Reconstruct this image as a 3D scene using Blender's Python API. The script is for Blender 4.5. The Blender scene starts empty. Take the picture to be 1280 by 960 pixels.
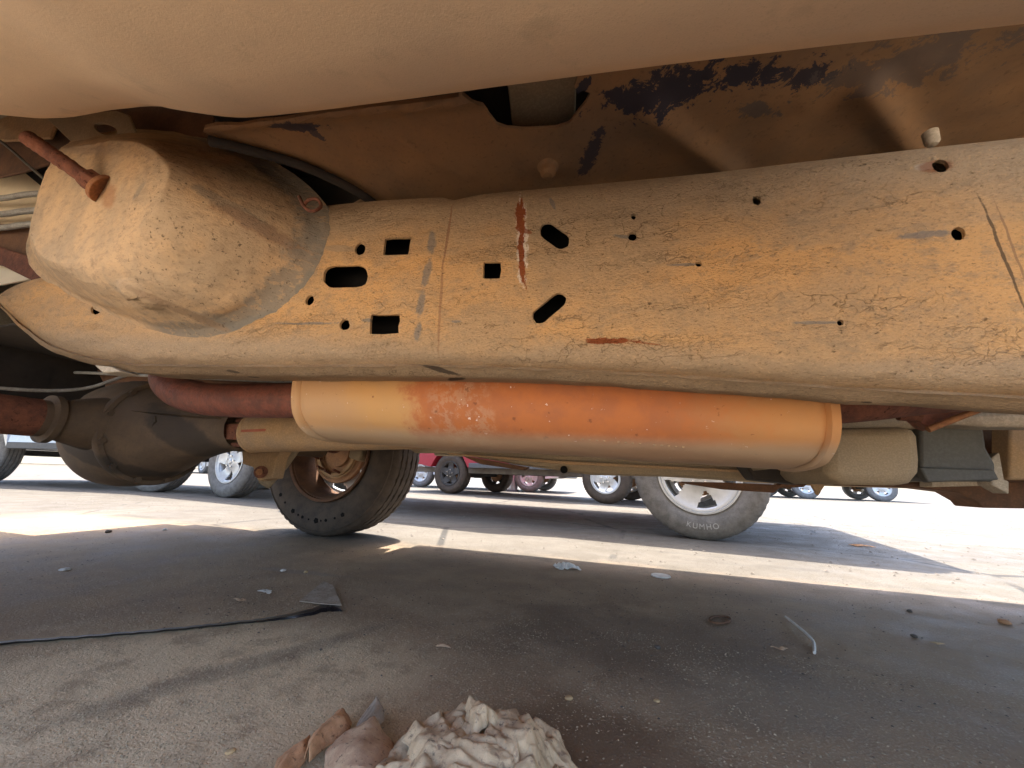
import bpy, bmesh, math, random
import numpy as np
from mathutils import Vector, Matrix, noise as mnoise
random.seed(7)
R = math.radians
scene = bpy.context.scene
col = scene.collection

# ---------------------------------------------------------------- camera
FPX, PSI, THE, ROL, CZ = 480.0, R(17.6), R(13.6), R(2.06), 0.31
cC = Vector((0, 0, CZ))
cf = Vector((-math.sin(PSI)*math.cos(THE), math.cos(PSI)*math.cos(THE), math.sin(THE)))
r0 = Vector((math.cos(PSI), math.sin(PSI), 0)); u0 = r0.cross(cf)
cr = math.cos(ROL)*r0 + math.sin(ROL)*u0
cu = -math.sin(ROL)*r0 + math.cos(ROL)*u0
cam = bpy.data.objects.new('camera', bpy.data.cameras.new('camera'))
col.objects.link(cam)
cam.matrix_world = Matrix(((cr.x, cu.x, -cf.x, 0), (cr.y, cu.y, -cf.y, 0), (cr.z, cu.z, -cf.z, CZ), (0, 0, 0, 1)))
cam.data.sensor_width = 36; cam.data.lens = 36*FPX/1280
cam.data.clip_start = 0.01; cam.data.clip_end = 2000
scene.camera = cam

# ---------------------------------------------------------------- light
SUN_EL, SUN_AZ = R(70), R(8)          # azimuth measured from +Y towards -X
world = bpy.data.worlds.new('World'); scene.world = world; world.use_nodes = True
wn = world.node_tree; bg = wn.nodes['Background']
sky = wn.nodes.new('ShaderNodeTexSky'); sky.sky_type = 'NISHITA'; sky.sun_disc = False
sky.sun_elevation = SUN_EL; sky.sun_rotation = -SUN_AZ
sky.air_density = .8; sky.dust_density = 2.5; sky.ozone_density = 1.0
wn.links.new(sky.outputs[0], bg.inputs[0]); bg.inputs[1].default_value = 0.15
sd = bpy.data.lights.new('sun', 'SUN'); sd.energy = 2.2; sd.angle = R(0.5); sd.color = (1, .93, .83)
sun = bpy.data.objects.new('sun', sd); col.objects.link(sun)
sdir = Vector((-math.sin(SUN_AZ)*math.cos(SUN_EL), math.cos(SUN_AZ)*math.cos(SUN_EL), math.sin(SUN_EL)))
sun.rotation_euler = sdir.to_track_quat('Z', 'Y').to_euler(); sun.location = (0, 0, 20)
scene.view_settings.view_transform = 'Standard'; scene.view_settings.look = 'None'
scene.view_settings.exposure = 2.7; scene.view_settings.gamma = 1
scene.cycles.max_bounces = 10; scene.cycles.diffuse_bounces = 8

# ---------------------------------------------------------------- measuring: sight line met with a real plane of the vehicle
def ray(x, y): return cf*FPX + cr*(x-640) + cu*(480-y)
def PY(x, y, Y): d = ray(x, y); return cC + d*(Y/d.y)
def PZ(x, y, Z=0.0): d = ray(x, y); return cC + d*((Z-CZ)/d.z)
def PX(x, y, X): d = ray(x, y); return cC + d*(X/d.x)

# ---------------------------------------------------------------- helpers
def lin(h):
    if isinstance(h, tuple): return (*h, 1)
    c = [int(h[i:i+2], 16)/255 for i in (0, 2, 4)]
    return tuple((v/12.92 if v <= .04045 else ((v+.055)/1.055)**2.4) for v in c) + (1,)

def mesh_obj(name, verts, faces, m, parent=None, smooth=True, angle=35, label=None):
    me = bpy.data.meshes.new(name)
    me.from_pydata([tuple(v) for v in verts], [], faces); me.validate(); me.update()
    return finish(name, me, m, parent, smooth, angle, label)

def finish(name, me, m, parent=None, smooth=True, angle=35, label=None):
    if m is not None:
        for mm in (m if isinstance(m, (list, tuple)) else [m]): me.materials.append(mm)
    if smooth:
        me.polygons.foreach_set('use_smooth', [True]*len(me.polygons)); me.set_sharp_from_angle(angle=R(angle))
    o = bpy.data.objects.new(name, me); col.objects.link(o)
    if parent:
        o.parent = parent
        if parent.get('world_parts'): o.location = -Vector(parent['world_parts'])
    if label: o['label'] = label
    return o

def bm_obj(name, bm, m, parent=None, smooth=True, angle=35, label=None):
    bmesh.ops.recalc_face_normals(bm, faces=bm.faces)
    me = bpy.data.meshes.new(name); bm.to_mesh(me); bm.free()
    return finish(name, me, m, parent, smooth, angle, label)

def bevel(o, w=.003, s=2):
    b = o.modifiers.new('bevel', 'BEVEL'); b.width = w; b.segments = s; b.limit_method = 'ANGLE'; b.angle_limit = R(40); return o
def solid(o, t, off=-1):
    s = o.modifiers.new('solidify', 'SOLIDIFY'); s.thickness = t; s.offset = off; return o
def subsurf(o, n=2):
    s = o.modifiers.new('subsurf', 'SUBSURF'); s.levels = n; s.render_levels = n; return o
def bake(o):
    dg = bpy.context.evaluated_depsgraph_get(); dg.update()
    me = bpy.data.meshes.new_from_object(o.evaluated_get(dg)); o.modifiers.clear(); o.data = me; return o
def smooth_all(o, a=35):
    me = o.data; me.polygons.foreach_set('use_smooth', [True]*len(me.polygons)); me.set_sharp_from_angle(angle=R(a)); return o

def tube(pts, rad, n=20, cap=True):
    """verts, faces of a round tube along a polyline; rad is one radius or one per point"""
    pts = [Vector(p) for p in pts]; k = len(pts)
    rads = rad if isinstance(rad, (list, tuple)) else [rad]*k
    vs, fs = [], []
    ref = None
    for i, p in enumerate(pts):
        a = pts[max(i-1, 0)]; b = pts[min(i+1, k-1)]; t = (b-a)
        if t.length < 1e-9: t = Vector((1, 0, 0))
        t.normalize()
        if ref is None:
            ref = Vector((0, 0, 1)) if abs(t.z) < .9 else Vector((1, 0, 0))
        s = t.cross(ref).normalized(); w = s.cross(t).normalized(); ref = w
        for j in range(n):
            an = 2*math.pi*j/n
            vs.append(p + (s*math.cos(an)+w*math.sin(an))*rads[i])
    for i in range(k-1):
        for j in range(n):
            fs.append((i*n+j, i*n+(j+1) % n, (i+1)*n+(j+1) % n, (i+1)*n+j))
    if cap: fs.append(tuple(range(n))[::-1]); fs.append(tuple(range((k-1)*n, k*n)))
    return vs, fs
def add(bm, vs, fs):
    bv = [bm.verts.new(v) for v in vs]
    for f in fs:
        try: bm.faces.new([bv[i] for i in f])
        except ValueError: pass
def tube_obj(name, pts, rad, m, parent=None, n=20, label=None, angle=50):
    v, f = tube(pts, rad, n); return mesh_obj(name, v, f, m, parent, label=label, angle=angle)
def curve_pts(pts, n=8):
    """Catmull-Rom through points"""
    P = [Vector(p) for p in pts]; P = [2*P[0]-P[1]] + P + [2*P[-1]-P[-2]]; out = []
    for i in range(1, len(P)-2):
        for k in range(n):
            t = k/n
            out.append(.5*((2*P[i])+(-P[i-1]+P[i+1])*t+(2*P[i-1]-5*P[i]+4*P[i+1]-P[i+2])*t*t+(-P[i-1]+3*P[i]-3*P[i+1]+P[i+2])*t**3))
    out.append(P[-2]); return out
def box(bm, lo, hi):
    x0, y0, z0 = lo; x1, y1, z1 = hi
    add(bm, [(x0,y0,z0),(x1,y0,z0),(x1,y1,z0),(x0,y1,z0),(x0,y0,z1),(x1,y0,z1),(x1,y1,z1),(x0,y1,z1)],
        [(0,3,2,1),(4,5,6,7),(0,1,5,4),(1,2,6,5),(2,3,7,6),(3,0,4,7)])
def box_obj(name, lo, hi, m, parent=None, bev=.003, label=None):
    bm = bmesh.new(); box(bm, lo, hi); o = bm_obj(name, bm, m, parent, label=label)
    if bev: bevel(o, bev)
    return o
def prism(poly, d):
    """poly: list of Vectors; extruded by vector d"""
    n = len(poly); d = Vector(d)
    return [*poly, *[p+d for p in poly]], [tuple(range(n)), tuple(range(2*n-1, n-1, -1))] + [(i, i+n, (i+1) % n+n, (i+1) % n) for i in range(n)]
def prism_obj(name, poly, d, m, parent=None, bev=.002, label=None, smooth=True):
    bm = bmesh.new(); v, f = prism([Vector(p) for p in poly], d); add(bm, v, f)
    o = bm_obj(name, bm, m, parent, smooth, label=label)
    if bev: bevel(o, bev)
    return o
def lathe(prof, n=48, axis='Y', c=(0, 0, 0), closed=False):
    """prof: (radius, along) pairs"""
    vs, fs = [], []; c = Vector(c); k = len(prof)
    for j in range(n):
        a = 2*math.pi*j/n
        for r, t in prof:
            if axis == 'Y': v = Vector((r*math.cos(a), t, r*math.sin(a)))
            elif axis == 'X': v = Vector((t, r*math.cos(a), r*math.sin(a)))
            else: v = Vector((r*math.cos(a), r*math.sin(a), t))
            vs.append(v+c)
    kk = k if closed else k-1
    for j in range(n):
        for i in range(kk):
            fs.append((j*k+i, j*k+(i+1) % k, ((j+1) % n)*k+(i+1) % k, ((j+1) % n)*k+i))
    return vs, fs
def lathe_obj(name, prof, m, parent=None, n=48, axis='Y', c=(0, 0, 0), closed=False, label=None, angle=35):
    bm = bmesh.new(); v, f = lathe(prof, n, axis, c, closed); add(bm, v, f)
    bmesh.ops.remove_doubles(bm, verts=bm.verts, dist=1e-5)
    return bm_obj(name, bm, m, parent, label=label, angle=angle)
def interp(xs, ys, x): return float(np.interp(x, xs, ys))
def boolean(o, cutters):
    bm = bmesh.new()
    for v, f in cutters: add(bm, v, f)
    bmesh.ops.recalc_face_normals(bm, faces=bm.faces)
    me = bpy.data.meshes.new('c'); bm.to_mesh(me); bm.free()
    c = bpy.data.objects.new('c', me); col.objects.link(c)
    b = o.modifiers.new('b', 'BOOLEAN'); b.operation = 'DIFFERENCE'; b.object = c; b.solver = 'EXACT'; b.use_self = False
    bake(o); bpy.data.objects.remove(c); return o
def tag(o, label, cat, group=None):
    o['label'] = label; o['category'] = cat
    if group: o['group'] = group
    return o
def struct(o, label=None):
    o['kind'] = 'structure'
    if label: o['label'] = label
    return o
def thing(name, label, cat, loc=(0, 0, 0), rz=0, group=None, world_parts=False):
    o = bpy.data.objects.new(name, None); col.objects.link(o); o.location = loc; o.rotation_euler = (0, 0, rz)
    o.empty_display_size = .1
    if world_parts: o['world_parts'] = tuple(loc)
    return tag(o, label, cat, group)
def fbm(x, y, z=0, o=4): return mnoise.fractal(Vector((x, y, z)), .9, 2.0, o)

# ---------------------------------------------------------------- materials
class NT:
    def __init__(s, name):
        s.m = bpy.data.materials.new(name); s.m.use_nodes = True; s.t = s.m.node_tree
        s.b = s.t.nodes['Principled BSDF']; s.tc = s.t.nodes.new('ShaderNodeTexCoord'); s.co = s.tc.outputs['Object']
    def n(s, typ, **kw):
        nd = s.t.nodes.new(typ)
        for k, v in kw.items(): setattr(nd, k, v)
        return nd
    def l(s, a, b): s.t.links.new(a, b)
    def mapping(s, scale=(1, 1, 1), rot=(0, 0, 0), loc=(0, 0, 0), typ='POINT'):
        nd = s.n('ShaderNodeMapping', vector_type=typ); nd.inputs['Scale'].default_value = scale
        nd.inputs['Rotation'].default_value = rot; nd.inputs['Location'].default_value = loc; s.l(s.co, nd.inputs[0]); return nd.outputs[0]
    def noise(s, sc, det=5, ro=.6, vec=None, dist=0):
        nd = s.n('ShaderNodeTexNoise'); nd.inputs['Scale'].default_value = sc; nd.inputs['Detail'].default_value = det
        nd.inputs['Roughness'].default_value = ro; nd.inputs['Distortion'].default_value = dist
        s.l(vec if vec is not None else s.co, nd.inputs['Vector']); return nd.outputs[0]
    def vor(s, sc, feat='DISTANCE_TO_EDGE', vec=None, out=0, rnd=1):
        nd = s.n('ShaderNodeTexVoronoi', feature=feat); nd.inputs['Scale'].default_value = sc
        nd.inputs['Randomness'].default_value = rnd
        s.l(vec if vec is not None else s.co, nd.inputs['Vector']); return nd.outputs[out]
    def rng(s, v, a, b, c=0, d=1, smooth=True):
        nd = s.n('ShaderNodeMapRange'); nd.interpolation_type = 'SMOOTHSTEP' if smooth else 'LINEAR'
        s.l(v, nd.inputs[0])
        for i, x in enumerate((a, b, c, d)): nd.inputs[i+1].default_value = x
        return nd.outputs[0]
    def math(s, op, a, b=None, c=None):
        nd = s.n('ShaderNodeMath', operation=op)
        for i, x in enumerate((a, b, c)):
            if x is None: continue
            if isinstance(x, (int, float)): nd.inputs[i].default_value = x
            else: s.l(x, nd.inputs[i])
        return nd.outputs[0]
    def mix(s, f, a, b, mode='MIX'):
        nd = s.n('ShaderNodeMix', data_type='RGBA', blend_type=mode)
        for sock, x in ((nd.inputs[0], f), (nd.inputs[6], a), (nd.inputs[7], b)):
            if isinstance(x, (int, float)): sock.default_value = x
            elif isinstance(x, tuple): sock.default_value = x
            else: s.l(x, sock)
        return nd.outputs[2]
    def blob(s, p0, p1, w, nz, amt=.5, soft=.35):
        """an oval stain in the XZ plane from p0 to p1, w wide, with a ragged rim"""
        c = (p0+p1)/2; d = p1-p0; L = math.hypot(d.x, d.z)/2+w/2; an = math.atan2(d.z, d.x)
        v = s.mapping(scale=(L, 10, w/2), rot=(0, -an, 0), loc=tuple(c), typ='TEXTURE')
        le = s.n('ShaderNodeVectorMath', operation='LENGTH')
        s.l(v, le.inputs[0])
        q = s.math('ADD', le.outputs['Value'], s.math('MULTIPLY', s.math('SUBTRACT', nz, .5), amt*2.2))
        return s.rng(q, 1+soft*.5, 1-soft*.5)
    def done(s, color, rough=.9, metal=0, bump=None, bs=.5, bd=.002, spec=.3):
        def put(k, v):
            if isinstance(v, (int, float, tuple)): s.b.inputs[k].default_value = v
            else: s.l(v, s.b.inputs[k])
        put('Base Color', color); put('Roughness', rough); put('Metallic', metal); put('Specular IOR Level', spec)
        if bump is not None:
            bn = s.n('ShaderNodeBump'); bn.inputs['Strength'].default_value = bs; bn.inputs['Distance'].default_value = bd
            s.l(bump, bn.inputs['Height']); s.l(bn.outputs[0], s.b.inputs['Normal'])
        return s.m

def dusty(name, a, b, sc=18, rough=.9, bs=.6, bd=.002, fine=220, metal=0, spots=None, spec=.25):
    """dust over metal: two tones in clouds plus fine grain; spots = a darker third tone"""
    t = NT(name); n1 = t.noise(sc, 7, .65); n2 = t.noise(fine, 4, .7)
    c = t.mix(t.rng(n1, .35, .68), lin(a), lin(b))
    c = t.mix(t.rng(n2, .62, .45, 0, .22), c, lin((.04, .03, .02)), 'MIX')
    if spots:
        n3 = t.noise(sc*2.3, 8, .7, dist=.6); c = t.mix(t.rng(n3, .58, .63, 0, .85), c, lin(spots))
    h = t.math('ADD', t.math('MULTIPLY', n2, .5), t.math('MULTIPLY', n1, 1.2))
    return t.done(c, rough, metal, h, bs, bd, spec)
def plain(name, c, rough=.6, metal=0, spec=.5, var=.12, sc=30, bs=.2, bd=.001):
    t = NT(name); n = t.noise(sc, 6, .65); cc = lin(c)
    dk = tuple(v*(1-var*2) for v in cc[:3])+(1,)
    return t.done(t.mix(t.rng(n, .3, .7), dk, cc), rough, metal, t.noise(sc*8, 4, .6), bs, bd, spec)

def rail_material():
    t = NT('cracked_mud_on_rail')
    st = t.mapping(scale=(.75, 1, 1.25)); st2 = t.mapping(scale=(.7, 1, 1.2))
    n1 = t.noise(9, 8, .62, st); n2 = t.noise(75, 7, .75, st); n3 = t.noise(460, 3, .7, st2); nb = t.noise(95, 8, .78)
    c = t.mix(t.rng(n1, .36, .64), lin((.66, .37, .15)), lin((.50, .32, .165)))
    sx = t.n('ShaderNodeSeparateXYZ'); t.l(t.co, sx.inputs[0]); X_, Z_ = sx.outputs[0], sx.outputs[2]
    zb = t.math('ADD', t.math('MULTIPLY', X_, -.105), .434); zt = t.math('ADD', t.math('MULTIPLY', X_, -.112), .632)
    hh = t.math('DIVIDE', t.math('SUBTRACT', Z_, zb), t.math('SUBTRACT', zt, zb)); hh = t.math('ADD', hh, t.math('MULTIPLY', t.math('SUBTRACT', n1, .5), .5))
    c = t.mix(t.rng(hh, .62, .86, 0, .85), c, lin((.44, .315, .19)))
    c = t.mix(t.rng(hh, .46, .54, 0, .35), c, lin((.42, .30, .18)))
    c = t.mix(t.rng(hh, .62, .55, 0, 0), c, c)
    c = t.mix(t.rng(hh, .06, -.06, 0, .8), c, lin((.40, .29, .18)))
    c = t.mix(t.rng(hh, -.16, -.24, 0, .6), c, lin((.27, .19, .12)))
    c = t.mix(t.rng(n2, .48, .64, 0, .6), c, lin((.36, .25, .145)))
    pits = t.math('MULTIPLY', t.rng(t.noise(260, 3, .65, t.mapping(scale=(.6, 1, 1.2))), .64, .70), t.rng(nb, .42, .6))
    c = t.mix(t.math('MULTIPLY', pits, .75), c, lin((.12, .075, .04)))
    c = t.mix(t.rng(n3, .54, .68, 0, .55), c, lin((.22, .145, .085)))
    c = t.mix(t.rng(n3, .44, .30, 0, .45), c, lin((.74, .47, .23)))
    # dried mud splits: long wandering lines, some places only
    wv = t.n('ShaderNodeVectorMath', operation='ADD'); wob = t.n('ShaderNodeTexNoise'); wob.inputs['Scale'].default_value = 40
    wob.inputs['Detail'].default_value = 4
    sc = t.n('ShaderNodeVectorMath', operation='SCALE'); sc.inputs['Scale'].default_value = .05
    t.l(st, wob.inputs['Vector']); t.l(wob.outputs['Color'], sc.inputs[0]); t.l(st, wv.inputs[0]); t.l(sc.outputs[0], wv.inputs[1])
    e1 = t.vor(38, vec=wv.outputs[0]); e2 = t.vor(115, vec=wv.outputs[0])
    where = t.rng(t.noise(7, 4, .6, t.mapping(scale=(.4, 1, 4))), .57, .62)
    # lower rounded edge carries the thickest, most broken crust
    k1 = t.math('MULTIPLY', t.rng(e1, .018, .003), where)
    k2 = t.math('MULTIPLY', t.rng(e2, .05, .012), t.rng(t.noise(11, 3, .6, t.mapping(scale=(.5, 1, 3))), .56, .64))
    crack = t.math('MAXIMUM', k1, t.math('MULTIPLY', k2, .6))
    c = t.mix(t.math('MULTIPLY', crack, .34), c, lin((.10, .062, .035)))
    Y = .37
    def px(x, y): return PY(x, y, Y)
    grey = lin((.20, .185, .16)); rust = lin((.27, .075, .025)); pale = lin((.72, .60, .46)); deep = lin((.07, .05, .035))
    def put(mask, colr, k=1.0):
        nonlocal c
        c = t.mix(t.math('MULTIPLY', mask, k) if k != 1 else mask, c, colr)
    # greyish bare patches where the dust rubbed off
    for a, b, w in [((540,295),(540,312),.013), ((537,330),(531,352),.014), ((528,368),(525,388),.013), ((523,408),(521,420),.012),
                    ((345,404),(420,404),.004), ((455,400),(463,400),.006), ((1125,297),(1190,291),.007), ((838,331),(872,330),.0035),
                    ((990,403),(1050,402),.0035), ((770,296),(788,297),.0045), ((566,402),(574,402),.004), ((688,248),(694,262),.005)]:
        put(t.blob(px(*a), px(*b), w*.85, nb, 1.1, .6), grey, .72)
    put(t.blob(px(398,268), px(392,330), .022, nb, .8, .6), grey, .7)
    put(t.blob(px(376,330), px(290,408), .018, nb, .8, .5), grey, .8)
    put(t.blob(px(408,310), px(440,311), .010, nb, .3, .5), lin((.42, .29, .17)), .9)
    put(t.blob(px(1150,208), px(1165,206), .007, nb, .5, .4), lin((.48, .38, .27)), .9)
    # rust showing through the long scrape
    put(t.blob(px(651,252), px(653,346), .012, t.noise(190, 5, .75, t.mapping(scale=(1, 1, .4))), 1.3, .3), pale)
    put(t.blob(px(650,268), px(652,282), .008, nb, .9, .4), lin((.62, .33, .10)))
    put(t.blob(px(650,250), px(652,300), .010, t.noise(170, 5, .75, t.mapping(scale=(1, 1, .35))), 1.5, .25), rust)
    put(t.blob(px(650,300), px(655,352), .007, t.noise(170, 5, .75, t.mapping(scale=(1, 1, .35))), 1.5, .3), rust)
    put(t.blob(px(646,285), px(662,290), .006, nb, .5, .3), rust, .8)
    put(t.blob(px(732,425), px(790,427), .0055, t.noise(200, 5, .75, t.mapping(scale=(.4, 1, 1))), 1.5, .3), rust)
    put(t.blob(px(790,427), px(826,431), .0022, nb, .6, .3), rust, .7)
    put(t.blob(px(1162,208), px(1180,207), .012, nb, .4, .5), rust, .6)
    # weld seam and side scratches
    put(t.blob(px(565,252), px(553,330), .0035, nb, .5, .6), lin((.30, .15, .08)), .75)
    put(t.blob(px(553,330), px(546,440), .0035, nb, .5, .6), lin((.30, .15, .08)), .6)
    put(t.blob(px(520,452), px(558,460), .004, nb, .6, .5), deep, .9)
    put(t.blob(px(1227,252), px(1282,392), .0022, nb, 1.0, .5), deep, .8)
    put(t.blob(px(1243,250), px(1290,372), .0018, nb, 1.0, .5), lin((.30, .17, .09)), .7)
    for a in [(268,459), (640,478), (900,487), (1100,496)]:
        put(t.blob(PY(*a, .375), PY(a[0]+14, a[1]+2, .375), .003, nb, .5, .3), deep, .8)
    h = t.math('ADD', t.math('MULTIPLY', n2, 1.0), t.math('MULTIPLY', n3, .42))
    h = t.math('ADD', h, t.math('MULTIPLY', n1, 1.4))
    h = t.math('SUBTRACT', h, t.math('MULTIPLY', crack, .45)); h = t.math('SUBTRACT', h, t.math('MULTIPLY', pits, .5))
    return t.done(c, .95, 0, h, .9, .005, .15)

def bracket_material():
    t = NT('stained_mud_on_bracket')
    st = t.mapping(scale=(.7, .7, 1.5)); n1 = t.noise(11, 8, .65); n2 = t.noise(85, 6, .72, st); n3 = t.noise(380, 3, .7, st); nb = t.noise(55, 6, .7)
    c = t.mix(t.rng(n1, .38, .62), lin((.58, .385, .21)), lin((.44, .315, .19)))
    c = t.mix(t.rng(n2, .47, .68, 0, .6), c, lin((.30, .21, .13)))
    c = t.mix(t.rng(n3, .56, .72, 0, .4), c, lin((.18, .12, .07)))
    def put(m, colr, k): nonlocal c; c = t.mix(t.math('MULTIPLY', m, k), c, colr)
    g = lin((.215, .19, .15)); Y = .35
    for a, b, w, k in [((386,285),(388,318),.022,.7), ((378,330),(345,378),.016,.85), ((340,380),(262,412),.016,.9), ((330,290),(372,312),.018,.55),
                       ((256,400),(300,402),.012,.6)]:
        put(t.blob(PY(*a, Y), PY(*b, Y), w, nb, .9, .5), g, k)
    put(t.blob(PY(205,245,.27), PY(188,262,.27), .010, nb, .9, .8), g, .5)
    put(t.blob(PY(340,300,Y), PY(375,312,Y), .02, nb, .9, .6), lin((.28, .15, .08)), .5)
    put(t.blob(PY(128,240,.255), PY(134,246,.255), .03, nb, .6, .7), lin((.38, .19, .09)), .7)
    put(t.blob(PY(72,180,.27), PY(150,196,.27), .02, nb, 1.1, .7), lin((.30, .22, .16)), .45)
    sx = t.n('ShaderNodeSeparateXYZ'); t.l(t.co, sx.inputs[0])
    foot = t.math('ADD', sx.outputs[1], t.math('MULTIPLY', t.math('SUBTRACT', nb, .5), .05))
    foot = t.math('MULTIPLY', t.rng(foot, .338, .352), t.rng(sx.outputs[0], -.74, -.66))
    put(t.math('MULTIPLY', foot, t.rng(n2, .62, .52)), g, .8)
    put(t.blob(PY(160,360,.28), PY(196,380,.28), .011, nb, .35, .5), lin((.30, .20, .12)), .7)  # dirt and shade in the dent, put into the colour
    sp = t.math('MULTIPLY', t.rng(t.noise(130, 5, .75), .60, .66), t.rng(n1, .45, .62))
    put(sp, lin((.10, .075, .05)), .8)
    put(t.math('MULTIPLY', t.rng(t.noise(210, 4, .7), .60, .66), t.rng(sx.outputs[0], -.64, -.56)), lin((.09, .065, .045)), .8)
    h = t.math('ADD', t.math('MULTIPLY', n2, 1.0), t.math('MULTIPLY', n3, .3)); h = t.math('ADD', h, t.math('MULTIPLY', n1, 1.2))
    return t.done(c, .95, 0, h, .6, .0035, .15)

def floor_material():
    t = NT('rusty_floor_pan'); n1 = t.noise(9, 7, .65); nb = t.noise(52, 8, .75, dist=.4); n2 = t.noise(160, 4, .7)
    c = t.mix(t.rng(n1, .35, .65), lin((.33, .185, .085)), lin((.235, .145, .08)))
    c = t.mix(t.rng(n2, .55, .72, 0, .4), c, lin((.08, .05, .03)))
    # bare primer scrapes: ovals in the floor plane, measured at z = .70
    def oval(a, b, w, amt):
        nonlocal c
        p, q = PZ(*a, .70), PZ(*b, .70); m = (p+q)/2; d = q-p; L = d.length/2+w/2
        v = t.mapping(scale=(L, w/2, 10), rot=(0, 0, math.atan2(d.y, d.x)), loc=tuple(m), typ='TEXTURE')
        le = t.n('ShaderNodeVectorMath', operation='LENGTH'); t.l(v, le.inputs[0])
        return t.rng(t.math('ADD', le.outputs['Value'], t.math('MULTIPLY', t.math('SUBTRACT', nb, .5), amt*2.3)), .93, .86)
    slate = lin((.045, .040, .052)); g = lin((.13, .105, .09))
    for a, b, w, am, cc, k in [((785,125),(905,98),.045,2.2,slate,1), ((900,98),(965,95),.022,2.6,slate,1), ((985,100),(1030,92),.030,2.4,slate,.95),
                               ((728,215),(748,170),.022,1.6,slate,.9), ((1060,95),(1210,62),.05,2.2,g,.7), ((348,152),(390,156),.022,1.6,slate,.9),
                               ((385,160),(402,172),.013,1.4,slate,.8), ((930,140),(960,140),.018,2.2,g,.8), ((722,118),(736,100),.012,1.2,slate,1)]:
        c = t.mix(t.math('MULTIPLY', oval(a, b, w, am), k), c, cc)
    return t.done(c, .75, 0, t.math('ADD', t.math('MULTIPLY', n2, .4), nb), .35, .002, .3)

def muffler_material():
    t = NT('heat_rusted_muffler'); nb = t.noise(30, 8, .7); n2 = t.noise(260, 4, .7); n1 = t.noise(7, 6, .6)
    sx = t.n('ShaderNodeSeparateXYZ'); t.l(t.co, sx.inputs[0])
    x = t.math('ADD', sx.outputs[0], t.math('MULTIPLY', t.math('SUBTRACT', nb, .5), .14))
    tan = t.mix(t.rng(n1, .35, .65), lin((.56, .30, .105)), lin((.50, .285, .13)))
    rust = t.mix(t.rng(nb, .35, .65), lin((.50, .165, .05)), lin((.42, .145, .055)))
    a = t.rng(x, -.33, -.29); b = t.rng(x, .03, .18, 1, .35)
    mk = t.math('MULTIPLY', a, b)
    # a paler scoured patch inside the rust
    pale = t.math('MULTIPLY', t.math('MULTIPLY', t.rng(x, -.29, -.26), t.rng(x, -.20, -.17, 1, 0)), t.rng(t.noise(70, 7, .75), .46, .56))
    c = t.mix(mk, tan, rust); c = t.mix(t.math('MULTIPLY', pale, .5), c, lin((.52, .31, .18)))
    c = t.mix(t.rng(t.noise(120, 3, .6), .69, .73), c, lin((.75, .58, .48)))
    c = t.mix(t.rng(t.noise(90, 4, .6, t.mapping(loc=(3, 2, 1))), .66, .72, 0, .7), c, lin((.20, .07, .03)))
    # belly paler and greyer: light reflected from the ground, put into the colour
    z = t.math('ADD', sx.outputs[2], t.math('ADD', t.math('MULTIPLY', sx.outputs[0], .035), t.math('MULTIPLY', t.math('SUBTRACT', nb, .5), .012)))
    c = t.mix(t.rng(z, .368, .352, 0, .7), c, lin((.46, .35, .23)))
    return t.done(c, .72, 0, t.math('ADD', t.math('MULTIPLY', n2, .5), nb), .35, .0015, .3)

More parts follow.
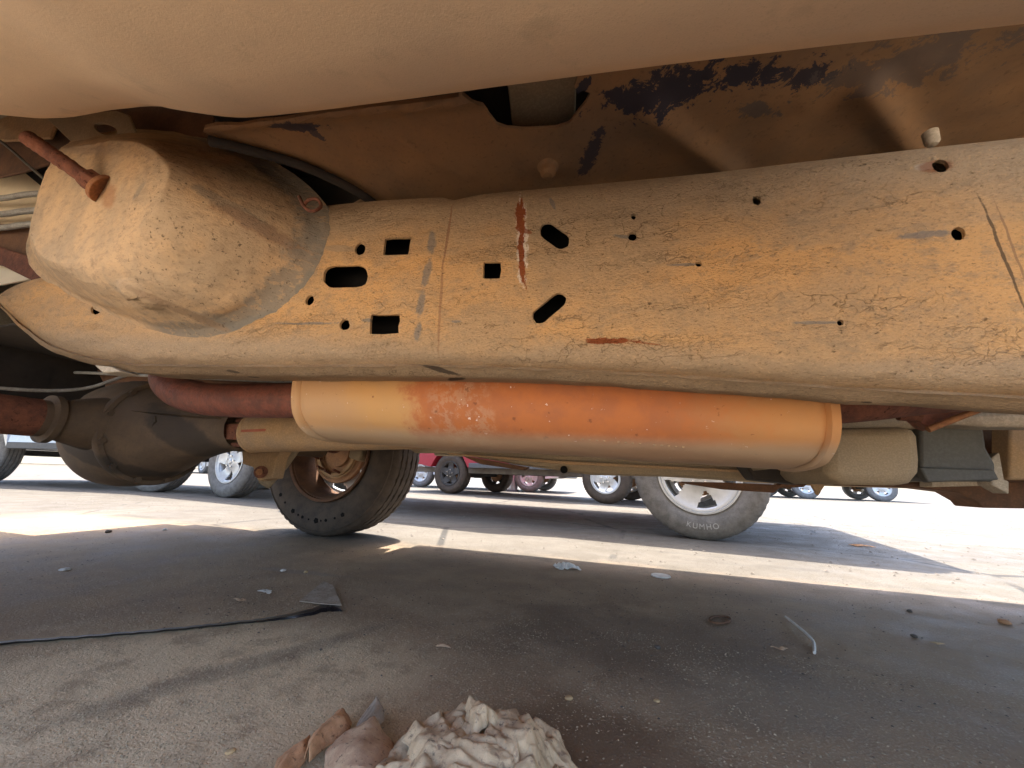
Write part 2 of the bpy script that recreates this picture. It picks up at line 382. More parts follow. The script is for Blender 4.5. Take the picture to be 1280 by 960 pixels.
def ground_material():
    t = NT('dusty_asphalt'); co = t.co
    n1 = t.noise(1.3, 8, .62); n2 = t.noise(7, 7, .65); n3 = t.noise(55, 5, .7); n4 = t.noise(300, 3, .65)
    sx = t.n('ShaderNodeSeparateXYZ'); t.l(co, sx.inputs[0]); X, Yc = sx.outputs[0], sx.outputs[1]
    w = t.math('MULTIPLY', t.math('SUBTRACT', n2, .5), .45)
    # open lot: worn surface, colour darkened against the strong sun
    lot = t.mix(t.rng(n1, .35, .65), lin((.105, .090, .070)), lin((.140, .122, .096)))
    lot = t.mix(t.rng(n3, .54, .66, 0, .45), lot, lin((.085, .075, .062)))
    lot = t.mix(t.rng(t.noise(2.2, 7, .7, t.mapping(scale=(.25, 1, 1))), .56, .66, 0, .45), lot, lin((.09, .082, .07)))
    lot = t.mix(t.math('MULTIPLY', t.rng(t.vor(1.1, vec=t.mapping(scale=(.6, 1, 1))), .012, .004), t.rng(n1, .45, .55)), lot, lin((.05, .045, .038)))
    lot = t.mix(t.rng(t.noise(.9, 8, .75, t.mapping(scale=(.18, 1, 1), rot=(0, 0, R(6)))), .55, .62, 0, .6), lot, lin((.075, .068, .058)))
    # parking bay: oil soaked, brown dust in drifts; colour lightened to offset the shade
    bay = t.mix(t.rng(n2, .35, .66), lin((.26, .172, .10)), lin((.38, .265, .16)))
    bay = t.mix(t.rng(n1, .52, .62, 0, .6), bay, lin((.27, .18, .105)))
    pv = t.mapping(scale=(1, 1, 1), rot=(0, 0, R(-33)), loc=(0, 0, 0))
    grit = t.math('MULTIPLY', t.rng(n4, .52, .62), t.rng(t.noise(5, 6, .6), .36, .56))
    bay = t.mix(t.math('MULTIPLY', grit, .7), bay, lin((.46, .36, .235)))
    def oval(c, L, W, an, amt=.9, soft=.5):
        v = t.mapping(scale=(L, W, 10), rot=(0, 0, R(an)), loc=(c[0], c[1], 0), typ='TEXTURE')
        le = t.n('ShaderNodeVectorMath', operation='LENGTH'); t.l(v, le.inputs[0])
        return t.rng(t.math('ADD', le.outputs['Value'], t.math('MULTIPLY', t.math('SUBTRACT', n2, .5), amt)), 1+soft/2, 1-soft/2)
    vo = t.n('ShaderNodeTexVoronoi', feature='F1'); vo.inputs['Scale'].default_value = 190; t.l(t.co, vo.inputs['Vector'])
    sp_ = t.n('ShaderNodeSeparateColor'); t.l(vo.outputs['Color'], sp_.inputs[0])
    stone = t.math('MULTIPLY', t.rng(vo.outputs['Distance'], .42, .28), t.rng(sp_.outputs[0], .62, .66))
    bay = t.mix(t.math('MULTIPLY', stone, t.rng(n2, .3, .6, .25, .8)), bay, t.mix(sp_.outputs[1], lin((.30, .235, .16)), lin((.50, .41, .29))))
    # paler tan patch on the left, split by a dark smear
    bay = t.mix(t.math('MULTIPLY', t.math('MULTIPLY', oval((-.64, .49), .34, .22, 10, 1.3, .9), t.rng(t.noise(16, 7, .7), .36, .54, .35, 1)), .95), bay, lin((.72, .55, .34)))
    bay = t.mix(t.math('MULTIPLY', oval((-.60, .57), .22, .028, 66, .8, .9), .45), bay, lin((.13, .105, .08)))
    bay = t.mix(t.math('MULTIPLY', oval((-.05, .56), .11, .07, 0, 1.2, .9), .7), bay, lin((.15, .085, .045)))
    bay = t.mix(t.math('MULTIPLY', oval((.20, .78), .17, .09, 20, 1.4, .9), .4), bay, lin((.25, .20, .145)))
    bay = t.mix(t.math('MULTIPLY', oval((-.03, .92), .30, .16, 8, 1.4, .9), .5), bay, lin((.12, .078, .052)))
    bay = t.mix(t.math('MULTIPLY', oval((-1.0, 1.05), .14, .022, 4, 1.4, .8), .5), bay, lin((.25, .21, .17)))
    # masks that blend the bay into the lot
    yy = t.math('ADD', Yc, w)
    m = t.math('MULTIPLY', t.rng(yy, 1.42, 1.72), 1.0)
    m2 = t.rng(yy, -.55, -.95)
    pale = t.mix(t.rng(n1, .35, .65), lin((.60, .49, .35)), lin((.68, .57, .42)))  # unseen ground behind the lens, made pale to bounce light under the truck
    lot = t.mix(m2, lot, pale)
    mm = t.math('MAXIMUM', m, m2); mm = t.math('MAXIMUM', mm, t.rng(t.math('ADD', X, w), 2.2, 2.9)); mm = t.math('MAXIMUM', mm, t.rng(t.math('ADD', X, w), -3.0, -3.6))
    c = t.mix(mm, bay, lot)
    h = t.math('ADD', t.math('MULTIPLY', n4, .35), t.math('MULTIPLY', n3, .6)); h = t.math('ADD', h, n2); h = t.math('ADD', h, t.math('MULTIPLY', stone, .25))
    return t.done(c, t.rng(n2, .3, .7, .62, .92), 0, h, .8, .006, .35)

M = {}
M['rail'] = rail_material(); M['bracket'] = bracket_material(); M['floor'] = floor_material(); M['muffler'] = muffler_material()
M['ground'] = ground_material()
def rocker_material():
    t = NT('dusty_sill_paint'); n1 = t.noise(5, 7, .6); n2 = t.noise(1200, 3, .6); n3 = t.noise(22, 7, .7)
    c = t.mix(t.rng(n1, .35, .65), lin((.80, .575, .36)), lin((.68, .50, .33)))
    c = t.mix(t.rng(n3, .56, .70, 0, .30), c, lin((.42, .30, .19)))
    c = t.mix(t.rng(n2, .55, .7, 0, .2), c, lin((.35, .25, .16)))
    vo = t.n('ShaderNodeTexVoronoi', feature='F1'); vo.inputs['Scale'].default_value = 26; t.l(t.co, vo.inputs['Vector'])
    sp = t.n('ShaderNodeSeparateColor'); t.l(vo.outputs['Color'], sp.inputs[0])
    k = t.math('MULTIPLY', t.rng(t.math('ADD', vo.outputs['Distance'], t.math('MULTIPLY', t.math('SUBTRACT', t.noise(160, 4, .7), .5), .35)), .18, .08), t.rng(sp.outputs[0], .80, .82))
    c = t.mix(t.math('MULTIPLY', k, .55), c, lin((.36, .26, .18)))
    return t.done(c, .85, 0, t.math('ADD', n3, t.math('MULTIPLY', n2, .3)), .3, .0012, .2)
M['rocker'] = rocker_material()
M['tan'] = dusty('tan_dust', (.50, .31, .15), (.42, .28, .16), sc=14, bs=.3)
M['beige'] = dusty('beige_dust', (.40, .30, .18), (.34, .26, .165), sc=9, bs=.2, fine=350)
M['beige_pale'] = dusty('pale_dust', (.55, .46, .34), (.46, .37, .26), sc=20, bs=.3)
M['rust'] = dusty('dark_rust', (.26, .10, .055), (.15, .06, .04), sc=45, bs=.8, bd=.002, fine=260, spots='4a2a1c')
M['rustpipe'] = dusty('red_brown_rust', (.27, .085, .05), (.16, .055, .038), sc=38, bs=.8, bd=.003, fine=150, rough=.55, spec=.5, spots='5a4034')
M['rustlight'] = dusty('orange_rust', (.42, .19, .08), (.28, .12, .06), sc=50, bs=.7, bd=.002)
M['axle'] = dusty('oily_axle_dirt', (.15, .105, .062), (.10, .072, .048), sc=8, bs=.5, bd=.003, spots='1f1712', spec=.4)
def axle_material():
    t = NT('oily_axle_dirt'); n1 = t.noise(9, 7, .65); n2 = t.noise(200, 4, .7); nb = t.noise(16, 6, .65)
    c = t.mix(t.rng(n1, .35, .65), lin((.15, .10, .058)), lin((.105, .072, .046)))
    c = t.mix(t.rng(n2, .5, .7, 0, .4), c, lin((.08, .055, .035)))
    for a, b_, w_, k in [((172,520),(215,570),.085,.75), ((80,548),(128,590),.05,.75), ((128,592),(190,600),.03,.6), ((12,490),(30,515),.06,.5)]:  # oil patches; the shadow at lower left is put into the colour too
        c = t.mix(t.math('MULTIPLY', t.blob(PY(*a, .68), PY(*b_, .68), w_, nb, .55, .35), k), c, lin((.045, .036, .028)))
    return t.done(c, .75, 0, t.math('ADD', t.math('MULTIPLY', n2, .5), n1), .5, .003, .35)
M['axle'] = axle_material()
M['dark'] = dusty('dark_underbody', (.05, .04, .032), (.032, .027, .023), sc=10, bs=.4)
M['cream'] = plain('cream_gap_tone', (.80, .66, .44), .7, var=.08, sc=8)
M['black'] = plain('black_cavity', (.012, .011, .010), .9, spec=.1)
M['greybox'] = dusty('grey_plastic', (.12, .115, .095), (.095, .09, .078), sc=8, bs=.2, rough=.6)
M['pipegrey'] = dusty('grey_line_tubing', (.42, .40, .35), (.30, .28, .24), sc=40, bs=.3, rough=.6)
M['brown'] = dusty('brown_member', (.19, .095, .05), (.12, .065, .04), sc=20, bs=.4)
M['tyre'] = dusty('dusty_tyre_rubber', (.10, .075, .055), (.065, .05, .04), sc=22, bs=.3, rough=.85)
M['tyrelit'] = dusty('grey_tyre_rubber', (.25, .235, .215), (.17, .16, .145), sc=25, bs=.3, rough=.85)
M['brake'] = dusty('brake_disc_dust', (.45, .24, .12), (.36, .20, .11), sc=25, bs=.4)
M['alloy'] = plain('silver_wheel_paint', (.62, .62, .60), .35, .35, var=.06)
M['glass'] = plain('car_glass', (.015, .018, .02), .05, 0, .8, var=0, bs=0)
M['chrome'] = plain('bright_metal', (.6, .6, .6), .2, 1, var=.1)
M['silver'] = plain('silver_paint', (.48, .50, .52), .3, .5, var=.05, bs=.05)
M['white'] = plain('white_paint', (.75, .75, .74), .35, 0, var=.05, bs=.05)
M['red'] = plain('red_paint', (.36, .02, .03), .3, 0, var=.05, bs=.05)
M['bluepaint'] = plain('grey_blue_paint', (.22, .26, .32), .3, .3, var=.05, bs=.05)
M['greyplastic'] = plain('bumper_plastic', (.10, .10, .10), .6, 0, var=.1)
M['lamp'] = plain('lamp_lens', (.5, .05, .03), .15, 0, var=0)
M['clearlamp'] = plain('clear_lens', (.6, .6, .58), .1, 0, var=0)
M['frame_grey'] = dusty('grey_frame_dust', (.24, .215, .18), (.15, .135, .115), sc=6)
M['under'] = dusty('car_underside', (.09, .085, .08), (.06, .055, .05), sc=12)

# ---------------------------------------------------------------- the ground
NG = 24
gv, gf = [], []
gx = [-400, -120, -40, -12, -4, -2, -1, 0, 1, 2, 4, 12, 40, 120, 400]
gy = [-400, -120, -40, -12, -4, -2, -1, 0, 1, 2, 4, 12, 40, 120, 400]
for y in gy:
    for x in gx: gv.append((x, y, 0))
n = len(gx)
for j in range(n-1):
    for i in range(n-1): gf.append((j*n+i, j*n+i+1, (j+1)*n+i+1, (j+1)*n+i))
struct(mesh_obj('ground', gv, gf, M['ground'], smooth=False))

# ================================================================= THE VEHICLE WE LIE UNDER
BASE = (-.2, .82, 0)
V = thing('parked_truck', 'mud caked truck seen from below, filling the upper half with its underside', 'truck', BASE, world_parts=True)
def at(pts, Y): return [PY(x, y, Y) for x, y in pts]

# ---- frame rail
tx = [-400, -8, 8, 30, 75, 130, 200, 300, 400, 470, 545, 556, 565, 600, 700, 800, 900, 1000, 1150, 1280, 1500, 1800]
ty = [378, 374, 362, 352, 342, 334, 318, 288, 258, 251, 247, 247, 251, 243, 234, 225, 215, 203, 186, 172, 146, 112]
bx = [-8, 0, 20, 60, 110, 170, 300, 555, 640, 760, 880, 1040, 1280, 1500, 1800]
by_face = [375, 376, 388, 408, 424, 434, 430, 430, 436, 441, 446, 452, 462, 474, 490]     # end of flat face
by_bul  = [376, 379, 400, 430, 446, 455, 456, 455, 458, 463, 470, 482, 494, 508, 526]     # lowest of the rounded edge
by_lip  = [377, 383, 406, 438, 455, 466, 469, 470, 472, 478, 487, 499, 513, 528, 548]     # bottom of the flange
cols = list(np.arange(-6, 560, 7.0)) + list(np.arange(560, 1240, 8.0)) + list(np.arange(1240, 1800, 20.0))
NF = 22
rows = None
rv = []; per = []
def smoothcurve(xs, ys, x): return (interp(xs, ys, x-8)+interp(xs, ys, x)*2+interp(xs, ys, x+8))/4 if not 530 < x < 575 else interp(xs, ys, x)
YF = .37
for x in cols:
    yt, yf, yb, yl = smoothcurve(tx, ty, x), smoothcurve(bx, by_face, x), smoothcurve(bx, by_bul, x), smoothcurve(bx, by_lip, x)
    if yf < yt+2: yf = yt+2; yb = max(yb, yf+1); yl = max(yl, yb+1)
    seam = math.exp(-((x-(562-(yt-250)*0))/5)**2)
    prof = []
    top = PY(x, yt, YF+.012)
    prof.append(Vector((top.x, YF+.10, top.z-.004)))
    prof.append(Vector((top.x, YF+.03, top.z)))
    prof.append(top)
    f0 = PY(x, yt+5, YF+.004); prof.append(f0)
    for k in range(NF+1):
        y = yt+10+(yf-yt-10)*k/NF if yf > yt+14 else yt+2+(yf-yt-2)*k/NF
        sl = 562-(y-250)*.085
        d = 0
        d += .0022*math.exp(-((x-sl)/5)**2)                       # weld groove
        d -= .0016*math.exp(-((x-sl+16)/8)**2)
        p = PY(x, y, YF); p.y += d + .0022*fbm(p.x*16, p.z*34, 1.3) + .0010*fbm(p.x*60, p.z*110, 4.1)
        if x > 730: p.y -= .0016*math.exp(-((y-(300-(x-740)*.02))/16)**2)
        prof.append(p)
    for q, (yy, dy) in enumerate([(yf+(yb-yf)*.35, .002), (yf+(yb-yf)*.7, .008), (yb, .020)]):
        p = PY(x, yy, YF+dy); p.y += .0022*fbm(p.x*30, p.z*60, 2+q); prof.append(p)
    p = PY(x, yb+(yl-yb)*.2, YF+.012); p.z += .0012*fbm(p.x*25, 3.1); prof.append(p)
    p = PY(x, yb+(yl-yb)*.5, YF+.022); prof.append(p)
    p = PY(x, yl, YF+.03); p.z += .0015*fbm(p.x*18, 8.1); prof.append(p)
    bottomz = p.z
    prof.append(Vector((p.x, YF+.07, bottomz+.006))); prof.append(Vector((top.x, YF+.105, bottomz+.012 if bottomz+.02 < top.z else top.z-.006)))
    per.append(len(prof)); rv += prof
k = per[0]; rf = []
for i in range(len(cols)-1):
    for j in range(k):
        rf.append((i*k+j, i*k+(j+1) % k, (i+1)*k+(j+1) % k, (i+1)*k+j))
rf.append(tuple(range(k))[::-1])
bm = bmesh.new(); add(bm, rv, rf)
rail = bm_obj('frame_rail', bm, M['rail'], V, angle=60, label='long boxed frame rail caked in cracked orange tan mud with punched holes')
solid(rail, .0035, -1); bake(rail)
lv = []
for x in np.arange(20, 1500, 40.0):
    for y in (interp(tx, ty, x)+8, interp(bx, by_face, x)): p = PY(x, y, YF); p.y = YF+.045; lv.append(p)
mesh_obj('rail_dark_sheet', lv, [(2*i, 2*i+2, 2*i+3, 2*i+1) for i in range(len(lv)//2-1)], M['black'], V, smooth=False)  # black sheet added inside the rail, stands for the shade in the holes
def hole(poly): # poly in measured face points
    P = [Vector(p) for p in at(poly, YF)]
    for p in P: p.y = YF-.03
    return prism(P, (0, .065, 0))
def ell(cx, cy, a, b, rot=0, n=18, jit=0): 
    o = []
    for i in range(n):
        t = 2*math.pi*i/n; j = 1+jit*random.uniform(-1, 1)
        u, v = a*math.cos(t)*j, b*math.sin(t)*j; o.append((cx+u*math.cos(rot)-v*math.sin(rot), cy+u*math.sin(rot)+v*math.cos(rot)))
    return o
def slot(cx, cy, L, W, rot, n=8, jit=.03):
    o = []; r = W/2; h = L/2-r
    for s in (1, -1):
        for i in range(n+1):
            t = -math.pi/2+math.pi*i/n; u, v = s*(h+r*math.cos(t)), s*r*math.sin(t)
            u *= 1+jit*random.uniform(-1, 1); v *= 1+jit*random.uniform(-1, 1)
            o.append((cx+u*math.cos(rot)-v*math.sin(rot), cy+u*math.sin(rot)+v*math.cos(rot)))
    return o
holes = [
    [(482,299),(514,297),(512,308),(510,318),(495,318.5),(479,319),(480,309)], ell(449.5, 311, 7, 7.6, .2, jit=.05), slot(431.5, 345.5, 57, 28, -.02),
    ell(387, 375.3, 5.2, 6.4, .35, jit=.06), ell(431, 406, 6.2, 7, .35, jit=.06),
    [(464,393),(480,393.5),(499,393),(499.5,401),(497.5,408),(498,416),(480,418),(462,417.5),(462.5,405)],
    [(605,328),(616,328.5),(626,327.5),(627,338),(625,348.5),(615,349),(604,348)],
    slot(693, 294, 41, 21, R(37)), slot(687, 385.5, 50, 19, R(-41)),
    ell(792, 270, 3.2, 3.6, jit=.08), ell(790.5, 296, 5.6, 5, jit=.06), ell(873.5, 330, 4.2, 3, jit=.06), ell(1052, 402, 4.2, 3.8, jit=.06),
    [(942,245),(947,243.5),(952,246),(952.5,252),(948,256),(942.5,254),(941,249)], ell(1176, 207, 10.5, 8, .15, jit=.05), ell(1197, 293, 9, 8, .3, jit=.06),
    slot(124, 384, 24, 12, R(-38)),
]
boolean(rail, [hole(h) for h in holes]); smooth_all(rail, 50)

# thick broken crust along the lower rounded edge: flakes, clods
bm = bmesh.new()
for i in range(3):
    x = random.uniform(-5, 1290); yb = interp(bx, by_face, x)+random.uniform(-2, 1.0)*(interp(bx, by_bul, x)-interp(bx, by_face, x))*-.9
    c = PY(x, yb, YF-.001); s = random.uniform(.0006, .0016)
    add(bm, [c+Vector((s*random.uniform(1, 3)*math.cos(a), (0.0 if a else 0)-0.0, s*math.sin(a))) for a in np.linspace(0, 2*math.pi, 6)[:-1]]+[c+Vector((0, -s*.6, 0))],
        [(0, 1, 5), (1, 2, 5), (2, 3, 5), (3, 4, 5), (4, 0, 5)])
o = bm_obj('mud_crust', bm, M['rail'], V, label='small clods of dried mud on the lower edge of the rail'); o['kind'] = 'stuff'
# lip lugs under the rail
prism_obj('hose_clip', at([(117,456),(138,458),(150,464),(128,466)], YF+.015), (0, .03, 0), M['beige_pale'], V)

# ---- trailing-arm bracket bulging from the rail
tip = [(35,290),(44,256),(60,204),(76,186),(110,181),(150,174),(190,180),(212,212),(205,248),(186,272),(162,296),(120,322),(76,334),(48,318)]
base = [(44,330),(58,280),(74,214),(110,178),(150,170),(205,169),(255,180),(332,208),(402,262),(398,306),(372,352),(318,398),(230,424),(110,372)]
def resample(pts, n):
    P = [Vector((x, y, 0)) for x, y in pts]; P = curve_pts(P+[P[0]], 10)
    L = [0]
    for a, b in zip(P, P[1:]): L.append(L[-1]+(b-a).length)
    out = []
    for i in range(n):
        t = L[-1]*i/n
        out.append((float(np.interp(t, L, [p.x for p in P])), float(np.interp(t, L, [p.y for p in P]))))
    return out
NR = 14
bv, bf = [], []
stages = [(0, .373, 1.05), (.05, .366, 1.01), (.14, .352, 1), (.30, .319, 1), (.58, .283, 1), (.84, .262, 1), (1.0, .256, 1), (1.0, .2525, .9), (1.0, .2495, .6), (1.0, .2475, .3)]
tc = Vector((118, 252)); 
for s, Yd, sh in stages:
    for i in range(NR):
        bxp = Vector((225, 300))+(Vector(base[i])-Vector((225, 300)))*1.06; t = Vector(tip[i]); p = bxp.lerp(t, s)
        if 0 < s < .95:   # slightly domed walls
            cen = Vector((210, 300)).lerp(tc, s); p = cen+(p-cen)*(1+.02*math.sin(math.pi*s))
        if sh < 1: p = tc+(p-tc)*sh
        if sh > 1: p = Vector((225, 300))+(p-Vector((225, 300)))*sh
        tt = min(1, max(0, ((p.x-40)*150+(p.y-250)*15)/22700)); plate = .284-.040*tt
        Yp = .373-(.373-plate)*(1-(1-s)**1.25) if sh >= 1 else plate+(0 if sh > .5 else -.0)
        bv.append(PY(p.x, p.y, Yp))
for r in range(len(stages)-1):
    for i in range(NR): bf.append((r*NR+i, r*NR+(i+1) % NR, (r+1)*NR+(i+1) % NR, (r+1)*NR+i))
bv.append(PY(tc.x, tc.y, .264)); e = len(bv)-1; r = len(stages)-1
for i in range(NR): bf.append((r*NR+i, r*NR+(i+1) % NR, e))
bm = bmesh.new(); add(bm, bv, bf)
br = bm_obj('spring_bracket', bm, None, V, label='large domed suspension bracket stained grey round its base')

cl_ = br.data.attributes.new('crease_edge', 'FLOAT', 'EDGE')
for e_ in br.data.edges:
    a_, b_ = e_.vertices
    if a_//NR == b_//NR and a_//NR == 6: cl_.data[e_.index].value = .8
    elif a_//NR != b_//NR and min(a_, b_)//NR in (2, 3, 4, 5) and a_ % NR in (3, 7, 11, 13): cl_.data[e_.index].value = .65
subsurf(br, 3); bake(br)
for v in br.data.vertices:
    nn = v.normal; c = v.co; f = .0016*fbm(c.x*28, c.y*28, c.z*28)+.0007*fbm(c.x*110, c.y*110, c.z*110); v.co = c+nn*f
# long dent low on the bracket
from mathutils.bvhtree import BVHTree
br.data.update(); bvh = BVHTree.FromPolygons([v.co[:] for v in br.data.vertices], [tuple(p.vertices) for p in br.data.polygons])
def onbr(x, y): h_ = bvh.ray_cast(cC, ray(x, y).normalized())[0]; return h_ if h_ else PY(x, y, .3)
a, b = onbr(152, 354), onbr(198, 383); ax = (b-a).normalized(); L = (b-a).length/2; m0 = (a+b)/2
for v in br.data.vertices:
    d = v.co-m0; u = d.dot(ax)/L; w = (d-ax*d.dot(ax)); ww = w.length/.014
    if abs(u) < 1.15 and ww < 1.4: v.co += v.normal*-.012*max(0, 1-abs(u)**6)*max(0, 1-ww**2/1.9)
br.data.materials.append(M['bracket']); smooth_all(br, 70)
# stud with nut
s0, s1 = onbr(128, 236), PY(34, 172, .205)
ax = (s1-s0).normalized()
stud = tube_obj('stud_bolt', curve_pts([s0, s0.lerp(s1, .4), s0.lerp(s1, .7), s1], 12), .0098, M['rust'], V, 20)
for v in stud.data.vertices:
    t = (v.co-s0).dot(ax)*1000; v.co += Vector((0, .00045*math.sin(t*1.9), .0006*math.sin(t*1.9)))
v, f = tube([s0+ax*.001, s0+ax*.022], [.0150, .0150], 6); o = mesh_obj('nut', v, f, M['rust'], stud); bevel(o, .0015)
o.location = (0, 0, 0)
v, f = tube([s0-ax*.003, s0+ax*.0025], .0205, 24); o = mesh_obj('washer', v, f, M['rustlight'], stud); bevel(o, .0008); o.location = (0, 0, 0)
# rusty wire clip at the bracket's upper corner
tube_obj('spring_clip', curve_pts([PY(374,246,.34), PY(381,259,.325), PY(391,264,.32), PY(401,258,.325), PY(397,249,.33), PY(386,250,.33), PY(380,256,.33)], 5), .0022, M['rust'], V, 8)

# ---- sill above the lens
ix = [-400, 0, 50, 100, 150, 200, 235, 270, 310, 430, 640, 840, 1280, 1700, 2200]
iy = [128, 138, 147, 145, 135, 131, 135, 142, 145, 133, 105, 80, 28, -24, -80]
cols2 = list(range(-380, 1301, 12))+list(range(1320, 2201, 60))
rv = []; 
for x in cols2:
    y = (interp(ix, iy, x-14)+2*interp(ix, iy, x)+interp(ix, iy, x+14))/4
    e = PY(x, y, .16); zz = e.z
    prof = [(.175, zz+.26), (.17, zz+.12), (.168, zz+.05), (.162, zz+.014), (.155, zz-.004), (.14, zz-.017), (.11, zz-.028), (.06, zz-.036), (.0, zz-.038), (-.06, zz-.032), (-.09, zz-.02), (-.105, zz+.01), (-.115, zz+.05), (-.15, zz+.08), (-.17, zz+.12), (-.175, .90)]
    for Y, z in prof: rv.append(Vector((e.x*(1+(.16-Y)*.6) if False else e.x, Y, z + .001*fbm(e.x*5, Y*9))))
k = len(prof); rf = [(i*k+j, i*k+j+1, (i+1)*k+j+1, (i+1)*k+j) for i in range(len(cols2)-1) for j in range(k-1)]
bm = bmesh.new(); add(bm, rv, rf)
rocker = bm_obj('rocker_panel', bm, M['rocker'], V, angle=60, label='smooth dusty sill panel running overhead')
for p in rocker.data.polygons: pass
solid(rocker, .004, 0)
# ---- floor pan over the rail, with its cut-out and pressed ribs
def plz(pts, Z=.70): return [PZ(x, y, Z) for x, y in pts]
ribs = [((495,170),(585,222),.010,.35), ((812,142),(912,216),.013,1), ((1085,112),(1140,186),.013,1), ((735,232),(775,262),.012,.6)]
ribw = [(PZ(*a, .70), PZ(*b, .70), w, k) for a, b, w, k in ribs]
gx_ = np.arange(-.62, .62, .0075); gy_ = np.arange(.17, .62, .0075)
fv = []
def edge_left(y): return -.47+.05*max(0, 1-(y-.2)/.03)**2 if False else -.47
for y in gy_:
    for x in gx_:
        z = .70 + .004*fbm(x*3, y*3)+.0012*fbm(x*25, y*25, 2)
        for a, b, w, k2 in ribw:
            d = b-a; d.z = 0; t = max(0, min(1, ((x-a.x)*d.x+(y-a.y)*d.y)/d.length_squared)); q = math.hypot(x-a.x-d.x*t, y-a.y-d.y*t)
            z -= .010*k2*math.exp(-(q/w)**2)
        # pressed step round the cut-out and a dome under the fixing
        fx = PZ(685, 207, .70); q = math.hypot(x-fx.x, y-fx.y); z -= .004*math.exp(-(q/.022)**4)
        # raised border lip at the left piece: rolled down towards the lens
        lp = PZ(258, 152, .70); 
        if x < -.12: z -= .012*math.exp(-((y-(lp.y+(x-lp.x)*.17))/.010)**2)
        fv.append((x, y, z))
nx = len(gx_); ff = []
for j in range(len(gy_)-1):
    for i in range(nx-1): ff.append((j*nx+i, j*nx+i+1, (j+1)*nx+i+1, (j+1)*nx+i))
fp = mesh_obj('floor_pan', fv, ff, M['floor'], V, angle=60, label='rust brown floor pan with flaked dark primer and pressed ribs')
solid(fp, .004, 1); bake(fp)
def fhole(pts):
    P = plz(pts)
    for p in P: p.z = .60
    return prism(P, (0, 0, .2))
boolean(fp, [fhole([(575,60),(578,112),(592,118),(603,128),(611,143),(621,156),(634,161),(652,162),(696,160),(712,154),(720,143),(732,128),(738,117),(729,113),(722,118),(718,108),(722,96),(726,80),(735,50)]),
             fhole([(-500,-200),(-500,420),(440,256),(455,248),(430,232),(400,214),(330,188),(275,176),(262,168),(256,158),(258,150),(272,147),(300,146),(574,113),(560,-200)])])
smooth_all(fp, 50)
prism_obj('daylit_wedge_sheet', [PZ(x, y, .625) for x, y in [(-160,-60),(-160,66),(0,38),(90,18),(180,0),(250,-16),(250,-80)]], (0, 0, .01), M['beige_pale'], V, .003, label='pale sheet added in the corner where daylight brightens the sill')  # added pale sheet, paints the daylit wedge of the sill
# stiffening panel behind, that darkens the gaps
def dz(pts, Z, th=.004, name='panel', m=None, label=None):
    return prism_obj(name, plz(pts, Z), (0, 0, th), m, V, bev=0, label=label, smooth=False)
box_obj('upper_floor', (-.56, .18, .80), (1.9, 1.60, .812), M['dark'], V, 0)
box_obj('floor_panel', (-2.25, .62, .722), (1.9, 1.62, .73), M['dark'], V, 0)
box_obj('inner_sill', (.62, .175, .695), (1.9, .62, .70), M['floor'], V, 0)
# beige tab hanging in the cut-out
tb = plz([(630,70),(640,157),(668,161),(704,158),(719,150),(722,70)], .735)
o = prism_obj('seat_bracket', tb, (0, 0, .004), M['beige'], V, .002)
lathe_obj('rivet', [(.0001, .683), (.006, .684), (.010, .688), (.0105, .694), (.014, .698)], M['floor'], V, 20, 'Z', (fx.x, fx.y, 0))
q = PY(1165, 178, .40); 
lathe_obj('rubber_plug', [(.0001, -.004), (.004, -.003), (.006, 0), (.0065, .012)], M['beige_pale'], V, 16, 'Z', tuple(PY(1165, 176, .43)+Vector((0, 0, -.002))))
# lower rolled ledge seen behind the bracket
led = curve_pts([PZ(262,176,.69), PZ(320,190,.69), PZ(380,208,.69), PZ(440,236,.69), PZ(470,256,.69)], 6)
tube_obj('seam_roll', led, .006, M['dark'], V, 12)

# ---- upper left: arch panel, tab with slot hole, cable, brake lines, crossmember
arch = at([(-120,120),(-120,215),(0,221),(30,214),(60,204),(120,190),(210,175),(262,170),(270,120)], .36)
o = prism_obj('wheel_arch_panel', arch, (0, .006, 0), M['brown'], V, .002)
back = at([(-160,100),(-160,205),(10,208),(62,244),(62,262),(-20,238),(-20,260),(300,300),(480,262),(480,100)], .50)
tabp = at([(58,148),(100,188),(172,172),(160,143),(145,138),(80,143)], .31)
o = prism_obj('mount_tab', tabp, (0, .005, 0), M['beige'], V, 0)
boolean(o, [prism(at(ell(127, 158, 15, 7, R(18)), .305), (0, .05, 0))]); bevel(o, .0015)
prism_obj('wheelhouse_liner', at([(-300,60),(-300,352),(0,356),(110,335),(110,200)], .44), (0, .004, 0), M['cream'], V, 0, label='pale cream panel added for the bright gap by the wheel well')  # added cream panel, its tone stands for the bright gap
prism_obj('inner_arch', at([(-160,60),(-160,206),(0,204),(26,212),(60,240),(70,262),(420,262),(480,240),(420,90)], .425), (0, .004, 0), M['dark'], V, .001)
prism_obj('arch_gusset', at([(-60,120),(-60,172),(8,176),(62,172),(72,150),(60,130)], .33), (0, .006, 0), M['tan'], V, .003)
tube_obj('brake_cable', curve_pts([PY(-60,135,.30), PY(0,176,.30), PY(35,206,.31), PY(60,228,.33)], 6), .0025, M['greybox'], V, 10)
for i, (ya, yb, r, YY) in enumerate([(248,241,.0065,.40), (268,262,.007,.405), (285,279,.007,.41)]):
    tube_obj('fuel_line', curve_pts([PY(-160,ya+10,YY), PY(-60,ya+3,YY), PY(0,ya,YY), PY(30,(ya+yb)/2-1,YY), PY(62,yb,YY), PY(120,yb-6,YY)], 6), r, M['pipegrey'], V, 14)
prism_obj('rear_crossmember', at([(-160,262),(-160,300),(0,318),(66,350),(76,340),(60,318),(90,300),(60,285)], .428), (0, .008, 0), M['brown'], V, .004)
